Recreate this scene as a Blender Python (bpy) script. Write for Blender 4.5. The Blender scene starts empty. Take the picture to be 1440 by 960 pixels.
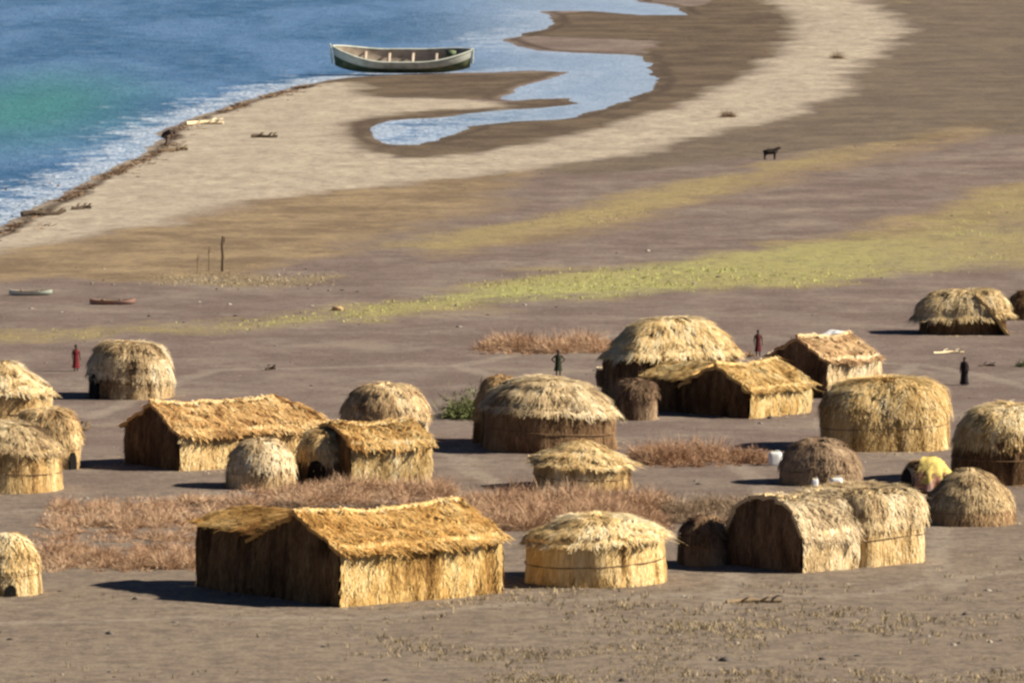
import bpy, bmesh, math, random
import numpy as np
from mathutils import Vector, Matrix

random.seed(7)
rng = np.random.default_rng(11)
C = bpy.context.scene.collection
R = math.radians

# ------------------------------------------------------------------ camera geometry
F, H, HOR = 13000.0, 48.0, 600.0           # focal length in photo pixels, eye height, pixels from top edge up to horizon
D = math.atan((480 + HOR) / F)
SD, CD = math.sin(D), math.cos(D)

def G(x, y, z=0.0):
    """ground point (height z) that lies under photo position x, y"""
    a, b = (x - 720) / F, (480 - y) / F
    dx, dy, dz = a, CD + b * SD, -SD + b * CD
    t = (z - H) / dz
    return np.array([dx * t, dy * t, z])

def S(y):
    """photo pixels per metre for something standing on the ground at row y"""
    p = G(720, y)
    return F / (p[1] * CD + (H) * SD)

# ------------------------------------------------------------------ noise (vectorised value noise)
def _hash(ix, iy, iz, seed):
    n = (ix * 374761393 + iy * 668265263 + iz * 2147483647 + seed * 974634777) & 0xffffffff
    n = ((n ^ (n >> 13)) * 1274126177) & 0xffffffff
    n = n ^ (n >> 16)
    return (n & 0xffff) / 65535.0

def vnoise(P, scale=1.0, seed=0):
    P = np.asarray(P, float) * scale
    if P.shape[-1] == 2:
        P = np.concatenate([P, np.zeros(P.shape[:-1] + (1,))], -1)
    i = np.floor(P).astype(np.int64); f = P - i
    f = f * f * (3 - 2 * f)
    x, y, z = i[..., 0], i[..., 1], i[..., 2]
    r = 0
    for dx in (0, 1):
        for dy in (0, 1):
            for dz in (0, 1):
                w = (f[..., 0] if dx else 1 - f[..., 0]) * (f[..., 1] if dy else 1 - f[..., 1]) * (f[..., 2] if dz else 1 - f[..., 2])
                r = r + w * _hash(x + dx, y + dy, z + dz, seed)
    return r * 2 - 1

def fbm(P, scale=1.0, seed=0, o=3):
    r, a = 0, 1.0
    for k in range(o):
        r = r + a * vnoise(P, scale * 2 ** k, seed + 17 * k); a *= .5
    return r / 1.75

# ------------------------------------------------------------------ mesh collecting
class MB:
    def __init__(self): self.v, self.f, self.t, self.n = [], [], [], 0
    def add(self, v, f, t=0.5):
        v = np.asarray(v, float).reshape(-1, 3); f = np.asarray(f, int)
        self.v.append(v); self.f.append(f + self.n); self.n += len(v)
        self.t.append(np.broadcast_to(np.asarray(t, float), (len(v),)).copy())
    def build(self, name, mat, parent=None, loc=(0, 0, 0), smooth=False):
        v = np.concatenate(self.v) - np.asarray(loc, float); t = np.concatenate(self.t)
        lens = np.concatenate([np.full(len(f), f.shape[1]) for f in self.f])
        idx = np.concatenate([f.ravel() for f in self.f])
        me = bpy.data.meshes.new(name)
        me.vertices.add(len(v)); me.vertices.foreach_set('co', v.ravel().astype(np.float32))
        me.loops.add(len(idx)); me.loops.foreach_set('vertex_index', idx.astype(np.int32))
        me.polygons.add(len(lens))
        st = np.concatenate([[0], np.cumsum(lens)[:-1]])
        me.polygons.foreach_set('loop_start', st.astype(np.int32))
        me.polygons.foreach_set('loop_total', lens.astype(np.int32))
        me.update(calc_edges=True); me.validate()
        at = me.attributes.new('tone', 'FLOAT', 'POINT'); at.data.foreach_set('value', t.astype(np.float32))
        if smooth: me.polygons.foreach_set('use_smooth', np.ones(len(lens), bool))
        me.materials.append(mat)
        o = bpy.data.objects.new(name, me); C.objects.link(o)
        if parent is not None: o.parent = parent
        return o

def grid_faces(nu, nv):
    i = np.arange(nu)[:, None] * (nv + 1) + np.arange(nv)[None, :]
    i = i.ravel()
    return np.stack([i, i + nv + 1, i + nv + 2, i + 1], 1)

def box(mb, c, s, rz=0, tone=.5, tilt=0):
    x, y, z = np.array(s) / 2
    v = np.array([[sx * x, sy * y, sz * z] for sx in (-1, 1) for sy in (-1, 1) for sz in (-1, 1)])
    if tilt: 
        ct, st = math.cos(tilt), math.sin(tilt); v = v @ np.array([[ct, 0, st], [0, 1, 0], [-st, 0, ct]])
    ct, st = math.cos(rz), math.sin(rz)
    v = v @ np.array([[ct, st, 0], [-st, ct, 0], [0, 0, 1]]) + np.array(c)
    mb.add(v, [[0, 1, 3, 2], [4, 6, 7, 5], [0, 4, 5, 1], [2, 3, 7, 6], [0, 2, 6, 4], [1, 5, 7, 3]], tone)

def tube(mb, pts, rad, n=6, tone=.5):
    pts = np.asarray(pts, float); m = len(pts)
    rad = np.broadcast_to(rad, (m,))
    tan = np.gradient(pts, axis=0); tan /= np.linalg.norm(tan, axis=1)[:, None] + 1e-9
    ref = np.array([.3, .9, .31]) if abs(tan[0, 2]) > .8 else np.array([0, 0, 1.])
    a = np.cross(tan, ref); a /= np.linalg.norm(a, axis=1)[:, None] + 1e-9
    b = np.cross(tan, a)
    th = np.arange(n) / n * 2 * math.pi
    v = pts[:, None] + rad[:, None, None] * (a[:, None] * np.cos(th)[None, :, None] + b[:, None] * np.sin(th)[None, :, None])
    f = [[i * n + j, i * n + (j + 1) % n, (i + 1) * n + (j + 1) % n, (i + 1) * n + j] for i in range(m - 1) for j in range(n)]
    mb.add(v, f, tone)
    mb.add(v[0], [list(range(n))[::-1]], tone); mb.add(v[-1], [list(range(n))], tone)

def blades(mb, P, Td, Nn, length, width, flare, tone, lift=.02):
    """thin straw blades; P roots, Td direction along the surface, Nn outward normal"""
    n = len(P)
    side = np.cross(Td, Nn); side /= np.linalg.norm(side, axis=1)[:, None] + 1e-9
    L = length * np.exp(rng.normal(0, .38, n))[:, None]; W = width * rng.uniform(.6, 1.4, n)[:, None]
    skew = side * rng.normal(0, .14, n)[:, None]
    a = P + Nn * lift - Td * L * .25
    m = P + Nn * (lift + flare * .4 * rng.uniform(0, 1, n)[:, None]) + (Td + skew) * L * .35
    e = P + Nn * (lift + flare * rng.uniform(.2, 1.3, n)[:, None]) + (Td + skew * 1.6) * L * .8
    v = np.stack([a - side * W / 2, a + side * W / 2, m + side * W / 2, m - side * W / 2, e + side * W * .25, e - side * W * .25], 1)
    k = np.arange(n)[:, None] * 6
    f = np.concatenate([k + np.array([0, 1, 2, 3]), k + np.array([3, 2, 4, 5])])
    mb.add(v.reshape(-1, 3), f, np.repeat(tone, 6))

def patch(mb, pos, centre, amp=.05, nscale=1.2, stripe=.03, tone=.5, dens=60, blen=.4, bw=.05, flare=.06, seed=0, tvar=.21, edge=0, thick=0.0, courses=0, cstep=.07):
    """a thatched surface from a grid of points pos[nu+1, nv+1]; v runs down the slope. Adds relief, a closing underside and straw."""
    pos = np.asarray(pos, float)
    nu, nv = pos.shape[0] - 1, pos.shape[1] - 1
    du = np.gradient(pos, axis=0); dv = np.gradient(pos, axis=1)
    nrm = np.cross(du, dv); ln = np.linalg.norm(nrm, axis=2)[..., None]; nrm = nrm / (ln + 1e-9)
    if np.mean(np.sum(nrm * (pos - np.asarray(centre)), 2)) < 0: nrm = -nrm
    hor = pos * np.array([1, 1, .12])
    d = amp * fbm(pos, nscale, seed) + stripe * vnoise(hor, 4.2, seed + 5)
    if courses:                                   # overlapping layers of thatch, each with a wandering lower edge
        vv_ = np.linspace(0, 1, nv + 1)[None] * courses + .38 * vnoise(pos * np.array([1, 1, .2]), .9, seed + 41) + .22 * vnoise(hor, 3.0, seed + 42)
        fr = vv_ - np.floor(vv_)
        d = d + cstep * (fr - .5) - .5 * cstep * np.clip(.12 - fr, 0, .12) / .12
    low = fbm(pos, .6, seed + 9)
    tn = tone + tvar * 1.5 * low + tvar * .8 * vnoise(hor, 3.1, seed + 3)
    bleach = fbm(pos + 7.3, .42, seed + 61); tn = tn + .30 * np.clip(bleach - .12, 0, .5) - .34 * np.clip(-bleach - .2, 0, .5)
    dark = vnoise(hor * np.array([1, 1, 1.6]), 1.7, seed + 77)
    tn = tn - 1.0 * np.clip(dark - .36, 0, .3)            # old, dark bundles and gaps
    d = d - .25 * np.clip(dark - .42, 0, .3)
    p = pos + nrm * d[..., None]
    if edge:                                      # ragged lower rim
        p[:, -1] += dv[:, -1] / (np.linalg.norm(dv[:, -1], axis=1)[:, None] + 1e-9) * (edge * vnoise(pos[:, -1], 2.6, seed + 21))[:, None]
    mb.add(p, grid_faces(nu, nv), np.clip(tn, 0, 1).ravel())
    if thick:
        q = p - nrm * thick
        mb.add(q, grid_faces(nu, nv)[:, ::-1], np.clip(tn - .15, 0, 1).ravel())
        rim = np.concatenate([p[:, -1], q[:, -1]]); i = np.arange(nu)
        mb.add(rim, np.stack([i, i + nu + 1, i + nu + 2, i + 1], 1), tone - .1)
        for c in (0, -1):
            r2 = np.concatenate([p[c], q[c]]); i = np.arange(nv)
            mb.add(r2, np.stack([i, i + nv + 1, i + nv + 2, i + 1], 1), tone - .1)
    area = float(np.sum(np.linalg.norm(np.cross(du, dv), axis=2)))
    n = int(area * dens * 1.5)
    if n:
        w = np.clip(np.linalg.norm(np.cross(du, dv), axis=2).ravel(), 1e-6, None)
        cell = rng.choice(len(w), n, p=w / w.sum())
        iu, iv = cell // (nv + 1), cell % (nv + 1)
        uu = np.clip(iu + rng.uniform(-.5, .5, n), 0, nu - 1e-3); vv = np.clip(iv + rng.uniform(-.5, .5, n), 0, nv - 1e-3)
        a, b = uu.astype(int), vv.astype(int); fu, fv = (uu - a)[:, None], (vv - b)[:, None]
        pp = p[a, b] * (1 - fu) * (1 - fv) + p[a + 1, b] * fu * (1 - fv) + p[a, b + 1] * (1 - fu) * fv + p[a + 1, b + 1] * fu * fv
        td = dv[a, b]; td = td / (np.linalg.norm(td, axis=1)[:, None] + 1e-9)
        clump = vnoise(pp * np.array([1, 1, .3]), 2.2, seed + 31)
        tt = np.clip(tn[a, b] + rng.normal(0, tvar * .6, n) + .12 * clump, 0, 1)
        blades(mb, pp, td, nrm[a, b], blen * .9, bw * .68, flare * .8 * (1 + .8 * clump)[:, None], tt)
    return p, nrm

def fringe(mb, line, down, out, n, length, width, tone, seed=0):
    """straw hanging over an eave along a polyline"""
    line = np.asarray(line); k = rng.uniform(0, len(line) - 1.001, n); i = k.astype(int); f = (k - i)[:, None]
    P = line[i] * (1 - f) + line[i + 1] * f
    dn = np.asarray(down); dn = dn[i] if dn.ndim == 2 else np.broadcast_to(dn, P.shape)
    o = np.asarray(out); o = o[i] if o.ndim == 2 else np.broadcast_to(o, P.shape)
    cl = vnoise(P, 1.9, seed)
    dn = dn / np.linalg.norm(dn, axis=1)[:, None]; o = o / (np.linalg.norm(o, axis=1)[:, None] + 1e-9)
    blades(mb, P - dn * .05, dn, o, length * np.clip(1 + 1.1 * cl, .15, 2)[:, None], width, .08, np.clip(tone + rng.normal(0, .16, len(P)), 0, 1), .0)

# ------------------------------------------------------------------ materials
def new_mat(name):
    m = bpy.data.materials.new(name); m.use_nodes = True
    nt = m.node_tree; b = nt.nodes['Principled BSDF']
    return m, nt, b

def lin(r, g, b):
    f = lambda c: (c / 255 / 12.92) if c <= 10 else ((c / 255 + .055) / 1.055) ** 2.4
    return (f(r), f(g), f(b), 1)

def straw(name, cols, rough=.95, bump=.35, streak=(9, 9, 1.1), age=False):
    m, nt, b = new_mat(name)
    a = nt.nodes.new('ShaderNodeAttribute'); a.attribute_name = 'tone'
    tc = nt.nodes.new('ShaderNodeTexCoord'); mp = nt.nodes.new('ShaderNodeMapping'); mp.inputs['Scale'].default_value = streak
    nz = nt.nodes.new('ShaderNodeTexNoise'); nz.inputs['Scale'].default_value = 1.6; nz.inputs['Detail'].default_value = 5
    nt.links.new(tc.outputs['Object'], mp.inputs[0]); nt.links.new(mp.outputs[0], nz.inputs['Vector'])
    ad = nt.nodes.new('ShaderNodeMath'); ad.operation = 'MULTIPLY_ADD'; ad.inputs[1].default_value = .55
    sb = nt.nodes.new('ShaderNodeMath'); sb.operation = 'SUBTRACT'; sb.inputs[1].default_value = .275
    nt.links.new(nz.outputs['Fac'], ad.inputs[0]); nt.links.new(a.outputs['Fac'], sb.inputs[0]); nt.links.new(sb.outputs[0], ad.inputs[2])
    rp = nt.nodes.new('ShaderNodeValToRGB'); el = rp.color_ramp.elements
    el[0].position = 0.05; el[0].color = cols[0]; el[1].position = .95; el[1].color = cols[-1]
    for k, c in enumerate(cols[1:-1]):
        e = el.new(.05 + .9 * (k + 1) / (len(cols) - 1)); e.color = c
    nt.links.new(ad.outputs[0], rp.inputs[0])
    if age:                                         # each hut's straw has its own age: fresh and golden, or greyed
        oi = nt.nodes.new('ShaderNodeObjectInfo'); wn = nt.nodes.new('ShaderNodeTexWhiteNoise'); wn.noise_dimensions = '3D'
        nt.links.new(oi.outputs['Location'], wn.inputs['Vector'])
        hs = nt.nodes.new('ShaderNodeHueSaturation')
        for sock, lo, hi, src in (('Saturation', 1.06, .86, 'Value'), ('Value', .88, 1.08, 'Value')):
            mr = nt.nodes.new('ShaderNodeMapRange'); mr.inputs['To Min'].default_value = lo; mr.inputs['To Max'].default_value = hi
            if sock == 'Value':
                sp = nt.nodes.new('ShaderNodeSeparateColor'); nt.links.new(wn.outputs['Color'], sp.inputs[0]); nt.links.new(sp.outputs[1], mr.inputs[0])
            else: nt.links.new(wn.outputs['Value'], mr.inputs[0])
            nt.links.new(mr.outputs[0], hs.inputs[sock])
        nt.links.new(rp.outputs[0], hs.inputs['Color']); nt.links.new(hs.outputs[0], b.inputs['Base Color'])
    else: nt.links.new(rp.outputs[0], b.inputs['Base Color'])
    b.inputs['Roughness'].default_value = rough; b.inputs['Specular IOR Level'].default_value = .15
    bp = nt.nodes.new('ShaderNodeBump'); bp.inputs['Strength'].default_value = bump; bp.inputs['Distance'].default_value = .06
    nt.links.new(nz.outputs['Fac'], bp.inputs['Height']); nt.links.new(bp.outputs[0], b.inputs['Normal'])
    return m

GOLD = straw('golden_straw', [(.11, .052, .018, 1), (.36, .20, .068, 1), (.70, .445, .17, 1), (.88, .68, .36, 1)], age=True)
PALE = straw('pale_straw', [(.11, .056, .022, 1), (.38, .23, .088, 1), (.74, .50, .215, 1), (.92, .77, .49, 1)], age=True)
ORNG = straw('amber_straw', [(.10, .04, .012, 1), (.35, .175, .055, 1), (.66, .38, .135, 1), (.85, .60, .28, 1)], age=True)
GREY = straw('weathered_straw', [(.10, .06, .03, 1), (.33, .215, .105, 1), (.62, .44, .22, 1), (.80, .64, .40, 1)], age=True)
BROWN = straw('brown_thatch_and_end_shade', [(.05, .025, .012, 1), (.15, .08, .035, 1), (.29, .17, .08, 1), (.46, .30, .15, 1)], age=True)  # brown thatch; on gable ends it serves as painted shade
REED = straw('dark_woven_reed', [(.03, .02, .012, 1), (.07, .045, .028, 1), (.12, .08, .05, 1), (.18, .125, .075, 1)])  # the basket's own dark reed colour
TWIG = straw('reddish_thorn_twigs', [(.14, .068, .038, 1), (.34, .19, .105, 1), (.53, .335, .20, 1), (.67, .48, .31, 1)], bump=.1)
TWIGG = straw('grey_brown_twigs', [(.09, .05, .03, 1), (.22, .14, .085, 1), (.36, .26, .165, 1), (.5, .39, .27, 1)], bump=.1)
LEAF = straw('dusty_green_leaves', [(.025, .035, .012, 1), (.07, .085, .03, 1), (.13, .14, .05, 1), (.2, .2, .08, 1)], bump=.1)
GRASS = straw('dry_green_grass', [(.22, .21, .06, 1), (.34, .335, .10, 1), (.43, .42, .14, 1), (.50, .48, .18, 1)], bump=.05)
DRYGR = straw('dry_tan_tufts', [(.08, .062, .035, 1), (.19, .145, .08, 1), (.34, .255, .14, 1), (.52, .41, .25, 1)], bump=.05)
WOOD = straw('grey_driftwood', [(.05, .035, .025, 1), (.13, .09, .055, 1), (.27, .19, .11, 1), (.4, .3, .18, 1)], bump=.3)
STONE = straw('lava_stone', [(.04, .033, .028, 1), (.11, .09, .075, 1), (.22, .18, .145, 1), (.45, .38, .30, 1)], bump=.3, streak=(3, 3, 3))

def paint(name, col, rough=.7, var=.25, scale=3.0, dirt=None, spec=.2):
    m, nt, b = new_mat(name)
    tc = nt.nodes.new('ShaderNodeTexCoord'); nz = nt.nodes.new('ShaderNodeTexNoise')
    nz.inputs['Scale'].default_value = scale; nz.inputs['Detail'].default_value = 6
    nt.links.new(tc.outputs['Object'], nz.inputs['Vector'])
    mx = nt.nodes.new('ShaderNodeMix'); mx.data_type = 'RGBA'
    mx.inputs['A'].default_value = col
    d = dirt or (col[0] * (1 - var * 2), col[1] * (1 - var * 2), col[2] * (1 - var * 2), 1)
    mx.inputs['B'].default_value = d
    rp = nt.nodes.new('ShaderNodeMapRange'); rp.inputs['From Min'].default_value = .45; rp.inputs['From Max'].default_value = .7
    nt.links.new(nz.outputs['Fac'], rp.inputs[0]); nt.links.new(rp.outputs[0], mx.inputs['Factor'])
    nt.links.new(mx.outputs['Result'], b.inputs['Base Color'])
    b.inputs['Roughness'].default_value = rough; b.inputs['Specular IOR Level'].default_value = spec
    return m

SKIN = paint('dark_brown_skin', (.055, .028, .017, 1), .5)
REDC = paint('dark_red_cloth', (.13, .012, .014, 1), .9)
BLKC = paint('black_cloth', (.018, .013, .015, 1), .9)
MARC = paint('maroon_cloth', (.09, .015, .015, 1), .9)
GRNC = paint('olive_cloth', (.03, .035, .018, 1), .9)
OCHC = paint('ochre_cloth', (.45, .24, .05, 1), .9)
WHITE = paint('white_plastic', (.72, .70, .66, 1), .5, .1)
YEL = paint('yellow_cloth', (.56, .42, .12, 1), .85, .15, 2.5)
PINK = paint('faded_salmon_cloth', (.34, .16, .10, 1), .9, .2, 2.5, (.28, .21, .19, 1))
HULLP = paint('weathered_white_boat_paint', (.56, .57, .47, 1), .6, .2, 1.3, (.36, .39, .31, 1))
HULLG = paint('dark_green_boat_paint', (.07, .10, .055, 1), .6, .2, 1.3, (.17, .19, .09, 1))
HULLI = paint('bare_brown_planks', (.42, .34, .26, 1), .8, .2, 1.3)
DARKV = paint('black_opening', (.008, .006, .005, 1), .95)
ROPE = paint('brown_fibre_rope', (.2, .12, .06, 1), .9)
HIDE = paint('dark_brown_hide', (.03, .02, .015, 1), .8)
HAIR = paint('black_hair', (.01, .008, .007, 1), .8)

# ------------------------------------------------------------------ tagging
def tag(o, label, cat, group=None):
    o['label'] = label; o['category'] = cat
    if group: o['group'] = group
    return o

def empty(name, loc, label, cat, group=None):
    o = bpy.data.objects.new(name, None); C.objects.link(o); o.location = loc; o.empty_display_size = .5
    return tag(o, label, cat, group)

HUTS = 'thatched huts of the village'
FOOT = []                                          # footprints: x, y, radius

# ------------------------------------------------------------------ huts
def superfoot(a, b, fn, phi):
    return (np.abs(np.cos(phi) / a) ** fn + np.abs(np.sin(phi) / b) ** fn) ** (-1 / fn)

def revolve(c, yaw, a, b, fn, prof, nu=72, wob=.04, seed=0, tilt=(0, 0)):
    phi = np.linspace(0, 2 * math.pi, nu + 1) % (2 * math.pi)
    rho = superfoot(a, b, fn, phi)
    prof = np.asarray(prof)
    x = rho[:, None] * np.cos(phi)[:, None] * prof[None, :, 0]; y = rho[:, None] * np.sin(phi)[:, None] * prof[None, :, 0]
    z = np.broadcast_to(prof[None, :, 1], x.shape).copy()
    z = z + (tilt[0] * x + tilt[1] * y) * np.clip(z, 0, 1)
    cy, sy = math.cos(yaw), math.sin(yaw)
    p = np.stack([x * cy - y * sy, x * sy + y * cy, z], 2)
    k = 1 + wob * fbm(np.concatenate([p[..., :2], p[..., 2:] * .5], 2) + np.array([c[0] * 3.1, c[1] * 1.7, 0]), .6, seed)
    p[..., :2] *= k[..., None]
    return p

def resample(pts, n):
    pts = np.asarray(pts, float); d = np.concatenate([[0], np.cumsum(np.linalg.norm(np.diff(pts, axis=0), axis=1))])
    t = np.linspace(0, d[-1], n + 1)
    return np.stack([np.interp(t, d, pts[:, k]) for k in range(2)], 1)

seedc = [100]
def sd():
    seedc[0] += 37; return seedc[0]

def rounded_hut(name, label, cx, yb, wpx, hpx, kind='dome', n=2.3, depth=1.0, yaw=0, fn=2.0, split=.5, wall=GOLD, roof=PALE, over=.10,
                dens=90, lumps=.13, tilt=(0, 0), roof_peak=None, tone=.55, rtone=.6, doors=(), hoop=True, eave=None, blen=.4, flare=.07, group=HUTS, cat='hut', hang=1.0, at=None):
    """hut with a rounded plan. yb row of its front foot, wpx and hpx its width and full height in photo pixels."""
    s = S(yb); a = wpx / 2 / s; b = a * depth
    Hh = max(.5, (hpx - b * s * .1) / s)
    front = G(cx, yb); ext = abs(a * math.sin(yaw)) + abs(b * math.cos(yaw)) if fn > 2.5 else (a + b) / 2
    c = np.array([front[0], front[1] + ext, 0])
    if at is not None: c = np.array([at[0], at[1], 0.0]); a, b, Hh = at[2:]
    FOOT.append((c[0], c[1], max(a, b)))
    root = empty(name, c, label, cat, group)
    k1, k2 = sd(), sd()
    if kind == 'dome':
        t = np.linspace(0, math.pi / 2, 40)
        pr = np.stack([np.cos(t) ** (2 / n), Hh * np.sin(t) ** (2 / n)], 1)
        zs = split * Hh
        wl = pr[pr[:, 1] <= zs + .12]; rf = pr[pr[:, 1] >= zs - .02]
        wprof = resample(wl[::-1], 10); wprof[-1, 1] = -.12
        rprof = rf[::-1].copy(); rprof[0, 0] = .02
        rprof[:, 0] += over / a; rprof[0, 0] = .01
        rprof = np.vstack([rprof, [rprof[-1, 0] + .4 * over / a, zs - .14]])
        rprof = resample(rprof, 26)
    else:                                           # straight wall under a separate roof
        zs = split * Hh; pk = Hh
        wprof = resample([[1.0, zs + .1], [1.0, zs * .5], [1.02, -.12]], 10)
        rp = roof_peak or [[.0, pk], [.12, pk - .02 * Hh], [.45, pk - .28 * (pk - zs)], [.8, pk - .62 * (pk - zs)], [1.0 + over / a, zs - .10]]
        rprof = resample([[r, z if roof_peak is None else zs + (pk - zs) * z] for r, z in rp], 26)
    tilt = (tilt[0] + rng.normal(0, .035), tilt[1] + rng.normal(0, .02))
    pw = revolve(c, yaw, a, b, fn, wprof, 84, .085, k1, tilt)
    mw = MB(); patch(mw, pw, (0, 0, Hh * .4), lumps * .5, 1.3, .05, tone, dens * .9, blen, .045, flare * .7, k1)
    wall_o = mw.build('wall', wall, root)
    pr_ = revolve(c, yaw, a, b, fn, rprof, 84, .085, k1, tilt)
    mr = MB(); p, nr = patch(mr, pr_, (0, 0, Hh * .4), lumps, 1.1, .05, rtone, dens, blen * 1.1, .05, flare, k2, edge=.2, thick=.12, courses=2.6, cstep=.16)
    dn = p[:, -1] - p[:, -3]
    ro = mr.build('roof', roof, root); mf = MB()
    fringe(mf, p[:, -1], dn * np.array([.6, .6, 1]) + np.array([0, 0, -.1]), nr[:, -1], int(2 * math.pi * max(a, b) * 26 * hang), .22, .055, rtone - .05, k2)
    mf.build('eave_fringe', roof, ro)
    if hoop:                                        # rope tied round the hut
        zz = zs * .55 if kind != 'dome' else zs * .62
        j = int(np.argmin(np.abs(wprof[:, 1] - zz)))
        mh = MB(); ring = pw[:, j] * np.array([1.02, 1.02, 1]); tube(mh, ring, .028, 5, .4)
        mh.build('tie_rope', ROPE, wall_o)
    for (ang, w, h) in doors:                       # openings: ang from straight ahead (towards the viewer), positive to the right
        phi = -math.pi / 2 + ang - yaw
        doorway(wall_o, pw, wprof, phi, w, h)
    return root, c, a, b, Hh

def doorway(root, pw, wprof, phi, w, h, z0=0.0):
    nu = pw.shape[0] - 1
    k = (phi % (2 * math.pi)) / (2 * math.pi) * nu
    i = int(k) % nu; base = pw[i, -2]; d = np.array([base[0], base[1], 0]); d /= np.linalg.norm(d)
    sdv = np.array([-d[1], d[0], 0])
    mb = MB(); cen = np.array([base[0], base[1], z0]) + d * .02
    th = np.linspace(0, math.pi, 9)
    arch = [cen + sdv * (w / 2 * math.cos(t)) + np.array([0, 0, h * .55 + h * .45 * math.sin(t)]) for t in th]
    out = [cen + sdv * w / 2] + arch + [cen - sdv * w / 2]
    f_ = [p + d * .10 for p in out]; b_ = [p - d * .35 for p in out]; m = len(out)
    mb.add(np.array(f_ + b_), [[q, (q + 1) % m, m + (q + 1) % m, m + q] for q in range(m)], .4)
    mb.add(np.array(f_), [list(range(m))], .3)
    mb.build('doorway', DARKV, root)
    return mb

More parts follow.
